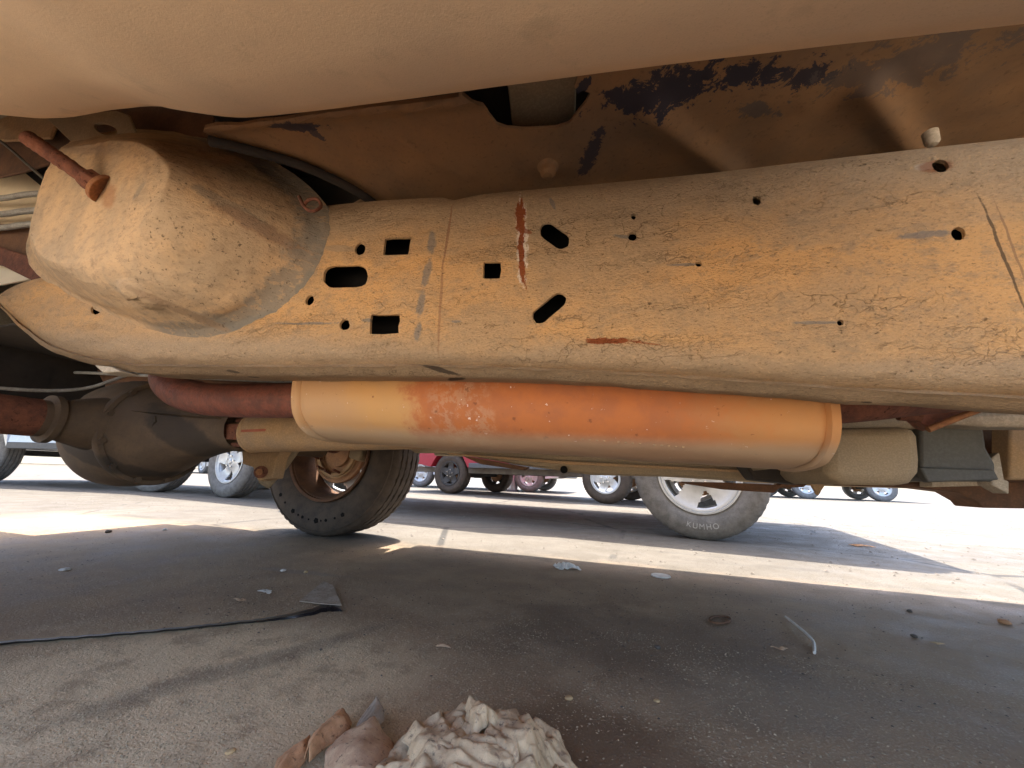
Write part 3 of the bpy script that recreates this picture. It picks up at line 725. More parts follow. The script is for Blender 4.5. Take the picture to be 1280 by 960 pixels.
prism_obj('shock_tower', at([(-80,315),(0,331),(52,357),(62,354),(78,342),(66,330),(0,308),(-80,290)], .415), (0, .01, 0), M['rust'], V, .003)

# ---- muffler
MY, MA = .60, .12
mb_x = [-.60, -.48, -.30, -.12, .05, .20, .30]
def mbot(X):    # underside height, slightly lower towards the front
    return .3605 - (X+.48)*.042
prof_n = 56; XS = [-.532, -.529, -.523, -.519, -.515, -.510] + list(np.linspace(-.50, .184, 34)) + [.190, .194, .198, .201, .205, .209, .212]
vs, fs = [], []
for X in XS:
    b = .082; zc = mbot(X)+b
    g = 0
    if X in (-.532, .212): g = -.014
    elif X <= -.519 or X >= .201: g = .0025
    elif X in (-.515, .198): g = -.003
    for j in range(prof_n):
        t = 2*math.pi*j/prof_n; ct, s_ = math.cos(t), math.sin(t)
        e = .72
        yy = (MA+g)*math.copysign(abs(ct)**e, ct); zz = (b+g)*math.copysign(abs(s_)**e, s_)
        p = Vector((X, MY+yy, zc+zz)); 
        w = .0030*fbm(X*5, t*1.2, 3); p.z += w*s_; p.y += w*ct
        vs.append(p)
k = prof_n
for i in range(len(XS)-1):
    for j in range(k): fs.append((i*k+j, i*k+(j+1) % k, (i+1)*k+(j+1) % k, (i+1)*k+j))
fs.append(tuple(range(k))[::-1]); fs.append(tuple(range((len(XS)-1)*k, len(XS)*k)))
bm = bmesh.new(); add(bm, vs, fs)
muf = bm_obj('muffler', bm, M['muffler'], V, angle=60, label='long oval muffler, tan at its ends and orange with rust in the middle')
# a row of stamped characters, too worn to read: raised ticks
bm = bmesh.new()
for i in range(15):
    if i in (4, 9): continue
    p = PY(728+i*9, 549+i*.7, MY-MA+.004)
    box(bm, (p.x-.0012, p.y-.0005, p.z-.0005), (p.x+.0012, p.y+.003, p.z+.0006))
bm_obj('stamped_marks', bm, M['tan'], muf).location = (0, 0, 0)
# tail pipe sweeping up and away on the left
tube_obj('exhaust_pipe', curve_pts([(-.50, .60, .44), (-.62, .60, .445), (-.78, .60, .448), (-.90, .60, .455), (-1.0, .605, .475), (-1.08, .62, .515), (-1.14, .66, .57), (-1.3, .8, .64), (-1.6, .95, .66)], 8),
         .036, M['rustpipe'], V, 28, label='dark red rusted exhaust pipe bending up behind the muffler')
lathe_obj('pipe_clamp', [(.037, -.51), (.043, -.512), (.043, -.53), (.037, -.532)], M['rust'], V, 28, 'X', (0, .60, .44))
tube_obj('outlet_pipe', curve_pts([(.20, .62, .42), (.3, .64, .43), (.45, .68, .45), (.8, .72, .47), (1.5, .74, .48)], 6), .03, M['rust'], V, 20)
tube_obj('hanger_bolt', [PY(372,516,.72), PY(384,524,.70)], .010, M['greybox'], V, 8)

# ---- driveshaft, universal joint, differential, axle
SY = .82
sh0, sh1 = PY(318, 541, SY), PY(760, 524, SY)
d = (sh1-sh0).normalized()
tube_obj('driveshaft', [sh0-d*.004, sh0+d*.004, sh0+d*.008, sh0+d*.012, sh0+d*.016, sh1, sh1+d*.12], [.048, .056, .056, .053, .0545, .0545, .0545], M['tan'], V, 36, label='thick tan driveshaft with a red paint mark', angle=30)
# paint mark lies on the shaft as a thin curved strip
pm = []
for i in range(9):
    X0 = sh0 + d*(.02+.085*i/8)
    for a_ in (-.10, .02): pm.append(X0+Vector((0, -math.cos(a_)*.0552, math.sin(a_)*.0552)))
mesh_obj('paint_mark', pm, [(2*i, 2*i+1, 2*i+3, 2*i+2) for i in range(8)], plain('faded_red_mark', (.42, .12, .06), .8), V)
uj = sh0 - d*.035
bm = bmesh.new(); v, f = tube([uj+Vector((0, 0, -.036)), uj+Vector((0, 0, .036))], .013, 14); add(bm, v, f)
v, f = tube([uj+Vector((0, -.036, 0)), uj+Vector((0, .036, 0))], .013, 14); add(bm, v, f)
for s_ in (-1, 1):
    box(bm, (uj.x-.02, SY-.022, uj.z+s_*.034-.006), (uj.x+.045, SY+.022, uj.z+s_*.034+.006))
    box(bm, (uj.x-.045, SY+s_*.034-.006, uj.z-.022), (uj.x+.02, SY+s_*.034+.006, uj.z+.022))
o = bm_obj('universal_joint', bm, M['rust'], V); bevel(o, .004)
AX, AZ, DY = -1.455, .415, .82
v, f = tube([uj-d*.030, uj-d*.05, uj-d*.052, uj-d*.075, uj-d*.08, uj-d*.15, uj-d*.22], [.036, .036, .045, .045, .038, .046, .070], 28)
mesh_obj('pinion_flange', v, f, M['axle'], V)
# banjo housing: fat carrier that tapers into the pinion nose and into the tubes
cx, cz = -1.50, .405
bm = bmesh.new()
rings = [(-.20, .02, 0), (-.195, .07, 0), (-.17, .115, 0), (-.12, .150, 0), (-.05, .168, 0), (.03, .168, -.0), (.10, .150, 0), (.17, .122, .0), (.24, .095, .004), (.31, .078, .006), (.37, .066, .008), (.44, .055, .01)]
n = 32; vs = []; fs = []
for i, (dx, r, dzz) in enumerate(rings):
    for j in range(n):
        t = 2*math.pi*j/n; e_ = 1.0
        ys = .92 if dx < .1 else 1
        vs.append(Vector((cx+dx, DY+r*math.cos(t)*ys, cz+dzz+r*math.sin(t))))
for i in range(len(rings)-1):
    for j in range(n): fs.append((i*n+j, i*n+(j+1) % n, (i+1)*n+(j+1) % n, (i+1)*n+j))
fs.append(tuple(range(n))[::-1])
add(bm, vs, fs)
diff = bm_obj('differential_housing', bm, None, V, label='oily brown differential housing'); subsurf(diff, 1); bake(diff)
for v in diff.data.vertices: v.co += v.normal*(.003*fbm(v.co.x*14, v.co.y*14, v.co.z*14))
diff.data.materials.append(M['axle']); smooth_all(diff, 60)
lathe_obj('housing_flange', [(.148, .088), (.156, .090), (.158, .096), (.158, .106), (.155, .112), (.144, .114)], M['axle'], diff, 48, 'X', (cx, DY, cz)).location = (0, 0, 0)
for i in range(12):
    t = 2*math.pi*(i+.5)/12; c_ = Vector((cx+.112, DY+.146*math.cos(t), cz+.146*math.sin(t))); v, f = tube([c_, c_+Vector((.010, 0, 0))], .0085, 6)
    o = mesh_obj('housing_bolt', v, f, M['axle'], diff, smooth=False); o.location = (0, 0, 0)
tube_obj('axle_brake_line', curve_pts([(AX+.02, .36, AZ+.055), (AX+.03, .5, AZ+.058), (AX+.05, .62, AZ+.085), (AX+.10, .70, AZ+.15), (AX+.14, .8, AZ+.19), (AX+.2, .95, AZ+.24)], 6), .0045, M['pipegrey'], V, 10)
for s_ in (-1, 1):
    pr_ = [(.085, DY+s_*.10), (.068, DY+s_*.16), (.055, DY+s_*.20), (.053, DY+s_*.215), (.062, DY+s_*.218), (.062, DY+s_*.232), (.047, DY+s_*.236), (.046, DY+s_*.5), (.046, DY+s_*.72)]
    lathe_obj('axle_tube', pr_, M['axle'], V, 32, 'Y', (AX, 0, AZ))
lathe_obj('axle_collar', [(.0475, DY-.33), (.0475, DY-.25)], M['rust'], V, 32, 'Y', (AX, 0, AZ), label='rusty red band on the near axle tube')
# filler plug and casting rib on the nose
v, f = tube([(cx+.22, DY-.10, cz+.02), (cx+.22, DY-.08, cz+.02)], .018, 6); mesh_obj('filler_plug', v, f, M['axle'], V, smooth=False)
prism_obj('casting_rib', [Vector((cx-.05, DY-.165, cz+.06)), Vector((cx+.42, DY-.06, cz+.035)), Vector((cx+.42, DY-.05, cz+.030)), Vector((cx-.05, DY-.150, cz+.052))], (0, .03, 0), M['axle'], V, .001)
# panel and thin rod above the axle
tube_obj('panhard_rod', [PY(-120,461,.95), PY(110,466,.95), PY(420,480,.95)], .006, M['pipegrey'], V, 10)
prism_obj('fuel_tank_shield', at([(-500,200),(-500,464),(120,470),(330,520),(520,540),(560,380)], 1.06), (0, .25, 0), M['dark'], V, .01)
prism_obj('skid_plate', at([(120,462),(150,520),(300,528),(420,500),(560,470)], 1.0), (0, .04, 0), M['brown'], V, .005)

# ---- shock absorber and lower mount
mnt = PY(318, 588, 1.15)
o = prism_obj('shock_mount', at([(302,563),(352,563),(346,572),(340,598),(322,601),(316,584),(303,580)], 1.12), (0, .05, 0), M['tan'], V, .004)
tube_obj('shock_absorber', [PY(330,606,1.17), PY(352,580,1.22), PY(430,470,1.3)], [.024, .027, .03], M['beige'], V, 20)
v, f = tube([PY(326,590,1.10), PY(326,590,1.19)], .022, 20); mesh_obj('shock_eye', v, f, M['rust'], V)
v, f = tube([PY(324,590,1.085), PY(324,590,1.21)], .012, 6); mesh_obj('shock_bolt', v, f, M['rustlight'], V, smooth=False)

# ---- wheels
def tyre_mesh(Ro, Ri, W, n=168, grooves=True):
    """tyre about Y axis, centred; +Y side is outer"""
    h = W/2; prof = []
    prof += [(Ri, -h*.72), (Ri+.008, -h*.80), (Ri+.02, -h*.86), (Ri+(Ro-Ri)*.35, -h*.985), (Ri+(Ro-Ri)*.52, -h*1.0), (Ri+(Ro-Ri)*.70, -h*.975), (Ri+(Ro-Ri)*.72, -h*.96), (Ri+(Ro-Ri)*.86, -h*.90), (Ro-.012, -h*.84), (Ro-.003, -h*.77)]
    gs = [-.52, -.18, .18, .52]
    t = [(Ro, -h*.70)]
    for g in gs: t += [(Ro+.001, h*(g-.045)), (Ro-.009, h*(g-.035)), (Ro-.009, h*(g+.035)), (Ro+.001, h*(g+.045))]
    t += [(Ro, h*.70)]
    prof = prof+t+[(r, -y) for r, y in reversed(prof)]
    vs, fs = lathe(prof, n, 'Y'); k = len(prof)
    if grooves:
        for j in range(n):
            if j % 3 == 0:
                for i, (r, y) in enumerate(prof):
                    if r > Ro-.013 and (abs(y) > h*.6 or (i+j) % 2 == 0):
                        v = vs[j*k+i]; s_ = (math.hypot(v.x, v.z)-.0045)/math.hypot(v.x, v.z); v.x *= s_; v.z *= s_
    return vs, fs
def alloy_face(Rr, y, n=100, spokes=5, depth=.0):
    """spoked wheel face with swept triangular windows"""
    rads = [.02, .05, .072, .085, .10, .115, .13, .145, .160, Rr-.02, Rr-.008, Rr]
    rads = [r for r in rads if r < Rr-.025]+[Rr-.022, Rr-.010, Rr-.004]
    vs = [Vector((0, y+.012, 0))]; fs = []
    def yy(r): return y + (.016 if r < .055 else .010-.022*math.sin(min(1, (r-.055)/(Rr-.08))*math.pi)*.8) + (.010 if r > Rr-.012 else 0)
    for r in rads:
        for j in range(n):
            a = 2*math.pi*j/n + (r-.1)*1.2; vs.append(Vector((r*math.cos(a), yy(r), r*math.sin(a))))
    for j in range(n): fs.append((0, 1+j, 1+(j+1) % n))
    per_ = n/spokes
    for i in range(len(rads)-1):
        rm = (rads[i]+rads[i+1])/2
        for j in range(n):
            ph = (j % per_)/per_
            if .098 < rm < Rr-.022:
                half = .07+.20*(rm-.098)/(Rr-.12)
                if abs(ph-.5) < half: continue
            fs.append((1+i*n+j, 1+i*n+(j+1) % n, 1+(i+1)*n+(j+1) % n, 1+(i+1)*n+j))
    return vs, fs
meshcache = {}
def make_wheel(parent, loc, Ro=.35, Ri=.20, W=.22, tyre='tyrelit', rim='alloy', outer=1, letters=None, inner_detail=False, spokes=5, rot=0):
    w = bpy.data.objects.new('wheel', None); col.objects.link(w); w.parent = parent; w.empty_display_size = .1
    off = Vector(parent['world_parts']) if parent.get('world_parts') else Vector((0, 0, 0))
    w.location = Vector(loc)-off; w.rotation_euler = (0, rot, 0 if outer > 0 else math.pi)
    key = (Ro, Ri, W, tyre, rim, spokes)
    if key not in meshcache:
        v, f = tyre_mesh(Ro, Ri, W); bm = bmesh.new(); add(bm, v, f)
        t_ = bm_obj('tyre', bm, M[tyre], w, angle=40)
        v, f = alloy_face(Ri-.004, W*.30, spokes=spokes); bm = bmesh.new(); add(bm, v, f)
        fa = bm_obj('rim_face', bm, M[rim], w, angle=50); solid(fa, .014, -1); bake(fa); smooth_all(fa, 40)
        ba = lathe_obj('rim', [(Ri+.006, W*.42), (Ri+.007, W*.44), (Ri-.003, W*.445), (Ri-.008, W*.36), (Ri-.014, W*.30), (Ri-.022, W*.1), (Ri-.022, -W*.25), (Ri-.006, -W*.36), (Ri+.006, -W*.42), (Ri+.001, -W*.44), (Ri-.010, -W*.36), (Ri-.028, -W*.24), (Ri-.028, W*.1), (Ri-.020, W*.29)], M[rim], w, 60, closed=True)
        hb = lathe_obj('hub_cap', [(.0001, W*.30+.030), (.022, W*.30+.029), (.030, W*.30+.022), (.034, W*.30+.005)], M[rim], w, 24)
        v, f = tube([Vector((0, W*.3, 0)), Vector((0, W*.3+.026, 0))], .0095, 6); lns = []
        for i in range(5):
            a = 2*math.pi*i/5+.3
            if not lns: q_ = mesh_obj('lug_nut', v, f, M['chrome'], w, smooth=False)
            else: q_ = lns[0].copy(); col.objects.link(q_)
            q_.location = (.057*math.cos(a), 0, .057*math.sin(a)); lns.append(q_)
        dr = lathe_obj('brake_drum', [(.0001, .02), (.12, .02), (.125, .01), (.125, -.05), (.10, -.06), (.0001, -.06)], M['brake'], w, 32)
        meshcache[key] = [t_, fa, ba, hb, dr]+lns
    else:
        for src in meshcache[key]:
            c = src.copy(); col.objects.link(c); c.parent = w; c.location = src.location.copy()
    return w

def sidewall_text(txt, w, rad, y, size, centre, m, flip=False):
    cu_ = bpy.data.curves.new('t', 'FONT'); cu_.body = txt; cu_.size = size; cu_.extrude = .0012; cu_.align_x = 'CENTER'; cu_.space_character = 1.25
    t = bpy.data.objects.new('t', cu_); col.objects.link(t); dg = bpy.context.evaluated_depsgraph_get(); dg.update()
    me = bpy.data.meshes.new_from_object(t.evaluated_get(dg)); bpy.data.objects.remove(t)
    for v in me.vertices:
        a = centre - v.co.x/rad; r = rad - v.co.y
        v.co = Vector((r*math.cos(a), y+(v.co.z if y > 0 else -v.co.z), r*math.sin(a)))
    me.materials.append(m); o = bpy.data.objects.new('lettering', me); col.objects.link(o); o.parent = w; return o

# far rear wheel of our own vehicle, seen from the inside
TR = .40; WX = -1.455
w = bpy.data.objects.new('wheel', None); col.objects.link(w); w.parent = V; w.location = Vector((WX, 1.70, TR))-Vector(BASE)
w['label'] = 'dusty rear wheel on the far side seen from its inner face'
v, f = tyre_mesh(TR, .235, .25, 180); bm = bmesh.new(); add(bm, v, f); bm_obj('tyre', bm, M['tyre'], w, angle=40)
h = .125
lathe_obj('rim', [(.232, -h*.80), (.243, -h*.86), (.240, -h*.93), (.228, -h*.90), (.216, -h*.6), (.214, -h*.1), (.212, h*.3), (.236, h*.8), (.232, h*.84), (.205, h*.35), (.206, -h*.1), (.208, -h*.6), (.222, -h*.82)], M['brown'], w, 72, closed=True)
v, f = alloy_face(.21, .045, n=100); bm = bmesh.new(); add(bm, v, f); o = bm_obj('rim_face', bm, M['alloy'], w); solid(o, .014, -1)
lathe_obj('brake_disc', [(.0001, -.045), (.07, -.048), (.072, -.030), (.100, -.030), (.102, -.036), (.150, -.036), (.153, -.033), (.153, -.014), (.15, -.011), (.0001, -.011)], M['brake'], w, 64)
lathe_obj('dust_shield', [(.102, -.058), (.118, -.058), (.120, -.046), (.128, -.046), (.130, -.052)], M['tan'], w, 64)
for a0, a1 in ((-15, 55),):
    pts = [Vector((r*math.cos(R(a)), -.075, r*math.sin(R(a)))) for r, rng_ in ((.17, range(a0, a1+1, 10)), (.095, range(a1, a0-1, -10))) for a in rng_]
    prism_obj('brake_caliper', pts, (0, .06, 0), M['beige'], w, .008)
lathe_obj('caliper_piston', [(.0001, -.095), (.022, -.095), (.026, -.088), (.026, -.06)], M['beige'], w, 24, 'Y', (.095, 0, .045))
bm = bmesh.new()
for a in (200, 235, 262, 290):
    c_ = Vector((.112*math.cos(R(a)), 0, .112*math.sin(R(a)))); v, f = tube([c_+Vector((0, -.10, .02)), c_+Vector((0, -.04, 0))], .006, 8); mesh_obj('backing_plate_stud', v, f, M['rust'], w)
tube_obj('parking_brake_cable', curve_pts([(-.20, -.3, .2), (-.14, -.2, .06), (-.08, -.12, .03), (.04, -.11, .0), (.09, -.1, .05)], 6), .007, M['rust'], w, 10)
# raised pattern blocks on the inner sidewall
bm = bmesh.new()
for i, a in enumerate([222, 231, 243, 250, 255, 262, 270, 275, 280, 289, 297]):
    r = .325; s_ = [.010, .006, .012, .006, .008, .005, .014, .005, .008, .006, .011][i]; c_ = Vector((r*math.cos(R(a)), -h*1.003, r*math.sin(R(a))))
    v, f = tube([c_+Vector((0, .004, 0)), c_+Vector((0, -.0012, 0))], s_, 5); mesh_obj('sidewall_block', v, f, M['black'], w, smooth=False)
lathe_obj('sidewall_ring', [(.372, -h*.90), (.374, -h*.945), (.378, -h*.93), (.380, -h*.885)], M['tyre'], w, 96)
# the other wheels stand out of view but carry the truck
M['tyre_'] = M['tyre']
for p, out in (((WX, -.06, TR), -1), ((2.05, -.06, TR), -1), ((2.05, 1.70, TR), 1)):
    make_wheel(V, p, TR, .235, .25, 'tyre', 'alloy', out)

# ---- far rail, far sill, body
box_obj('far_frame_rail', (-2.3, 1.20, .56), (1.9, 1.28, .70), M['brown'], V, .006)
sillp = [(520,566),(560,566),(600,567),(640,572),(700,584),(760,591),(860,597),(1000,606),(1140,610),(1240,616),(1420,628)]
lo = [PY(x, y, 1.62) for x, y in sillp]
rv = []
for p in lo:
    for Y, z in [(1.74, p.z+.20), (1.72, p.z+.05), (1.68, p.z+.012), (1.62, p.z), (1.58, p.z+.010), (1.55, p.z+.035), (1.54, p.z+.06), (1.50, p.z+.075), (1.48, p.z+.2), (1.48, .74)]:
        rv.append(Vector((p.x, Y, z)))
k = 10; rf = [(i*k+j, i*k+j+1, (i+1)*k+j+1, (i+1)*k+j) for i in range(len(lo)-1) for j in range(k-1)]
bm = bmesh.new(); add(bm, rv, rf); o = bm_obj('far_rocker_panel', bm, M['beige'], V, angle=50, label='dusty beige sill on the far side'); solid(o, .004, 0)
# pan hanging between muffler and sill
pan = at([(560,560),(590,571),(640,580),(735,593),(860,596),(925,600),(962,601),(985,592),(990,560)], 1.25)
o = prism_obj('transfer_case_shield', pan, (0, .14, 0), M['beige'], V, .008)
prism_obj('shield_gusset', at([(578,570),(588,571),(660,584),(655,588),(600,580)], 1.22), (0, .03, 0), M['brown'], V, .001)
v, f = tube([PY(705,587,1.23), PY(705,587,1.26)], .012, 12); mesh_obj('drain_plug', v, f, M['black'], V)
prism_obj('step_bracket', at([(852,602),(905,603),(975,606),(984,600),(1012,602),(1005,609),(975,610),(968,616),(905,612),(852,604)], 1.55), (0, .05, 0), M['brown'], V, .004)
prism_obj('floor_tongue', at([(1014,604),(1033,604),(1023,619)], 1.5), (0, .02, 0), M['tan'], V, .001)
# right-hand pieces: tank, cover, dark box, bracket, lower member
def slab(name, pts, Y, d, m, bev=.008, label=None): return prism_obj(name, at(pts, Y), (0, d, 0), M[m], V, bev, label)
slab('transmission_case', [(985,505),(1120,500),(1180,520),(1175,535),(1040,536),(1010,560),(960,590),(950,560)], .98, .2, 'beige', .02)
slab('fuel_tank', [(1036,534),(1148,532),(1152,545),(1155,575),(1154,592),(1144,604),(1125,607),(1060,606),(1040,602),(1033,590),(1033,560)], .86, .28, 'beige', .025, 'beige dusty fuel tank with rounded corners')
slab('battery_box', [(1150,532),(1230,532),(1234,560),(1245,580),(1246,602),(1160,602),(1150,596)], .98, .25, 'greybox', .006, 'dark grey boxy cover beside the tank')
slab('box_ledge', [(1150,584),(1243,587),(1250,600),(1160,603)], .96, .02, 'greybox', .003)
slab('mounting_bracket', [(1127,515),(1143,507),(1145,500),(1240,505),(1232,514),(1190,528),(1168,537),(1158,533),(1146,523)], .80, .03, 'rustpipe', .003, 'rust red triangular bracket')
tube_obj('bracket_pin', [PY(1123,518,.79), PY(1150,520,.79)], .010, M['rust'], V, 14)
tube_obj('bracket_rod', [PY(1160,537,.78), PY(1200,521,.78), PY(1245,504,.78)], .005, M['rustlight'], V, 10)
slab('cross_pipe', [(1190,530),(1205,515),(1500,505),(1500,535),(1240,533)], .92, .06, 'beige_pale', .01)
slab('panel_behind_box', [(1200,525),(1500,530),(1500,612),(1235,600)], 1.3, .03, 'brown', .004)
slab('gearbox_mount', [(1236,575),(1250,565),(1256,600),(1262,601),(1262,618),(1240,606)], 1.1, .04, 'beige_pale', .003)
slab('sill_light_strip', [(1165,600),(1200,599),(1246,603),(1240,607),(1165,609)], 1.35, .05, 'beige_pale', .002)
slab('lower_crossmember', [(1060,604),(1250,602),(1300,600),(1600,604),(1600,660),(1300,636),(1228,635),(1222,628),(1200,616),(1150,610),(1060,607)], 1.42, .10, 'brown', .006, 'brown crossmember low on the right')
slab('radiator_duct', [(930,580),(1010,566),(1034,575),(1034,602),(1000,606),(945,600)], 1.1, .1, 'dark', .006)
slab('seam_strip', [(560,566),(700,576),(960,589),(960,592),(700,580),(560,568)], 1.2, .01, 'tan', .001)
slab('wiring_box', [(1262,532),(1500,528),(1500,600),(1262,600)], 1.15, .05, 'tan', .005)

# body above: doors, roof, glass
def extrude_body(name, outline, y0, y1, m, parent, belt=1e9, taper=0.0, bev=.02, yc=None):
    yc = (y0+y1)/2 if yc is None else yc; n_ = len(outline); bm = bmesh.new(); vs = []
    for Y in (y0, y1):
        for x, z in outline:
            s_ = 1-taper*max(0, z-belt); vs.append((x, yc+(Y-yc)*s_, z))
    add(bm, vs, [tuple(range(n_)), tuple(range(2*n_-1, n_-1, -1))]+[(i, i+n_, (i+1) % n_+n_, (i+1) % n_) for i in range(n_)])
    bmesh.ops.triangulate(bm, faces=[f for f in bm.faces if len(f.verts) > 4])
    o = bm_obj(name, bm, m, parent, smooth=True, angle=30); bevel(o, bev, 3); o.modifiers[-1].angle_limit = R(50); return o
M['ourpaint'] = dusty('dusty_tan_paint', (.42, .36, .27), (.34, .28, .20), sc=3, bs=.1)
extrude_body('body', [(-2.3, 1.07), (-2.3, 1.10), (-2.22, 1.12), (-.75, 1.12), (-.62, 1.68), (.45, 1.70), (.95, 1.14), (2.55, 1.02), (2.68, .86), (-.62, .86), (-.62, 1.07)], -.17, 1.78, M['ourpaint'], V, 1.12, .25)
extrude_body('far_door', [(-.95, .40), (-.95, .90), (.85, .90), (.85, .40)], 1.745, 1.78, M['ourpaint'], V, bev=.006)
extrude_body('rear_quarter', [(-2.3, .50), (-2.3, 1.09), (-1.0, 1.09), (-1.02, .75), (-1.15, .88), (-1.75, .88), (-1.92, .62), (-1.95, .50)], 1.74, 1.78, M['ourpaint'], V, bev=.006)
extrude_body('front_wing', [(.85, .40), (.85, .90), (2.65, .90), (2.65, .50), (2.55, .50), (2.48, .75), (2.25, .88), (1.85, .88), (1.63, .70), (1.58, .40)], 1.74, 1.78, M['ourpaint'], V, bev=.006)
for Y0, Y1 in ((-.10, -.07), (1.68, 1.71)):
    extrude_body('side_window', [(-.60, 1.16), (-.52, 1.60), (.38, 1.62), (.78, 1.16)], Y0, Y1, M['glass'], V, bev=.003)
box_obj('rear_bumper', (-2.45, -.12, .56), (-2.30, 1.75, .74), M['greyplastic'], V, .02)
box_obj('tailgate', (-2.33, -.12, .72), (-2.28, 1.76, 1.10), M['ourpaint'], V, .01)
box_obj('rear_crossbeam', (-2.31, .56, .50), (-2.24, 1.22, .73), M['dark'], V, .01)
box_obj('front_bumper', (2.66, -.12, .48), (2.82, 1.75, .72), M['chrome'], V, .02)

# ================================================================= OTHER VEHICLES
def body_outline(L, kind, zb, Rw, xf, xr, h=None):
    """side outline, wheel arches cut in; xf, xr: axle positions"""
    f, r = L/2, -L/2; a = Rw+.06
    low = []
    def arch(xc): return [(xc+a*math.cos(t), max(zb, Rw+a*math.sin(t)*1.0)) for t in np.linspace(R(-8), R(188), 13)]
    low += [(r, zb+.1), (r, zb+.55)]
    if kind == 'pickup':
        low += [(r+.02, 1.15), (r+L*.36, 1.17), (r+L*.37, 1.80), (r+L*.66, 1.84), (f-L*.27, 1.22), (f-.12, 1.08), (f, .85), (f, zb+.1)]
    elif kind == 'van':
        low += [(r+.02, 1.75), (r+.1, 1.95), (f-L*.28, 1.98), (f-L*.12, 1.25), (f-.08, 1.0), (f, .8), (f, zb+.1)]
    elif kind == 'suv':
        low += [(r+.03, 1.1), (r+.12, 1.68), (f-L*.45, 1.72), (f-L*.30, 1.15), (f-.1, 1.0), (f, .8), (f, zb+.1)]
    else:
        low += [(r+.03, .92), (r+L*.15, 1.0), (r+L*.27, 1.40), (f-L*.42, 1.42), (f-L*.26, .98), (f-.08, .80), (f, .6), (f, zb+.06)]
    low += [(xf+a+.05, zb)] + arch(xf)[0:] + [(xf-a-.02, zb), (xr+a+.02, zb)] + arch(xr) + [(xr-a-.02, zb)]
    return low
def make_car(name, label, cat, loc, rz, kind='suv', L=4.6, Wd=1.8, Rw=.34, paint='white', zb=.34, xf=1.4, xr=-1.3, tyre='tyrelit', rim='alloy', group=None, spokes=5, detail=False, Ri=None, low_trim=None):
    t = thing(name, label, cat, loc, rz, group)
    out = body_outline(L, kind, zb, Rw, xf, xr)
    extrude_body('body', out, -Wd/2, Wd/2, M[paint], t, 1.0, .18, .03)
    belt, roof = (1.18, 1.72) if kind in ('pickup', 'suv') else ((1.25, 1.8) if kind == 'van' else (.97, 1.34))
    x0, x1 = (-L*.13, L*.20) if kind == 'pickup' else ((-L*.42, L*.26) if kind != 'car' else (-L*.22, L*.14))
    for s_ in (-1, 1):
        yb = s_*(Wd/2*(1-.18*.35)-.02)
        for a_, b_ in ((0, .47), (.52, 1)):
            xa, xb = x0+(x1-x0)*a_, x0+(x1-x0)*b_; sl = .22 if b_ == 1 else .02
            P = [Vector((xa, yb+s_*.03, belt)), Vector((xb, yb+s_*.03, belt)), Vector((xb-sl, yb-s_*.05, roof-.1)), Vector((xa+.02, yb-s_*.05, roof-.1))]
            prism_obj('side_window', P, (0, s_*.012, 0), M['glass'], t, .004)
        bm = bmesh.new(); box(bm, (xr+Rw+.1, s_*Wd/2-.03, zb-.01), (xf-Rw-.1, s_*Wd/2+.012, zb+.07)); o = bm_obj('sill_trim', bm, M['greyplastic'], t); bevel(o, .008)
        box_obj('headlight', (L/2-.06, s_*Wd*.34-.14, .66), (L/2+.005, s_*Wd*.34+.14, .80), M['clearlamp'], t, .01)
        box_obj('tail_light', (-L/2-.008, s_*Wd*.42-.09, .75), (-L/2+.04, s_*Wd*.42+.06, 1.0), M['lamp'], t, .008)
        box_obj('door_handle', (0, s_*Wd/2-.01, .95), (.16, s_*Wd/2+.025, .98), M['greyplastic'], t, .005)
    box_obj('front_bumper', (L/2-.10, -Wd/2+.03, zb+.02), (L/2+.09, Wd/2-.03, zb+.26), M[low_trim or 'greyplastic'], t, .03)
    box_obj('rear_bumper', (-L/2-.09, -Wd/2+.03, zb+.04), (-L/2+.10, Wd/2-.03, zb+.26), M[low_trim or 'greyplastic'], t, .03)
    # underside: pan, axle, exhaust, hangers
    bm = bmesh.new(); box(bm, (xr+.5, -Wd*.40, zb+.03), (xf-.5, Wd*.40, zb+.10)); o = bm_obj('underbody', bm, M['under'], t); bevel(o, .02)
    for xx in (xf, xr): tube_obj('axle', [(xx, -Wd/2+.15, Rw), (xx, Wd/2-.15, Rw)], .04, M['under'], t, 12)
    tube_obj('exhaust_pipe', curve_pts([(xf-.3, .2, zb+.0), (0, .22, zb-.01), (xr+.5, .25, zb), (xr, .3, Rw+.12), (-L/2-.02, .35, zb+.02)], 5), .03, M['rust'], t, 10)
    lathe_obj('muffler', [(.0001, -.35), (.07, -.35), (.09, -.33), (.09, .15), (.07, .17), (.0001, .17)], M['under'], t, 18, 'X', (0, .22, zb+.04))
    for s_ in (-1, 1):
        y_ = s_*(Wd/2-.02-.11)
        for xx in (xf, xr): make_wheel(t, (xx, y_, Rw), Rw, Ri or Rw*.60, .22, tyre, rim, s_, spokes=spokes, rot=random.uniform(0, 1.2))
    return t

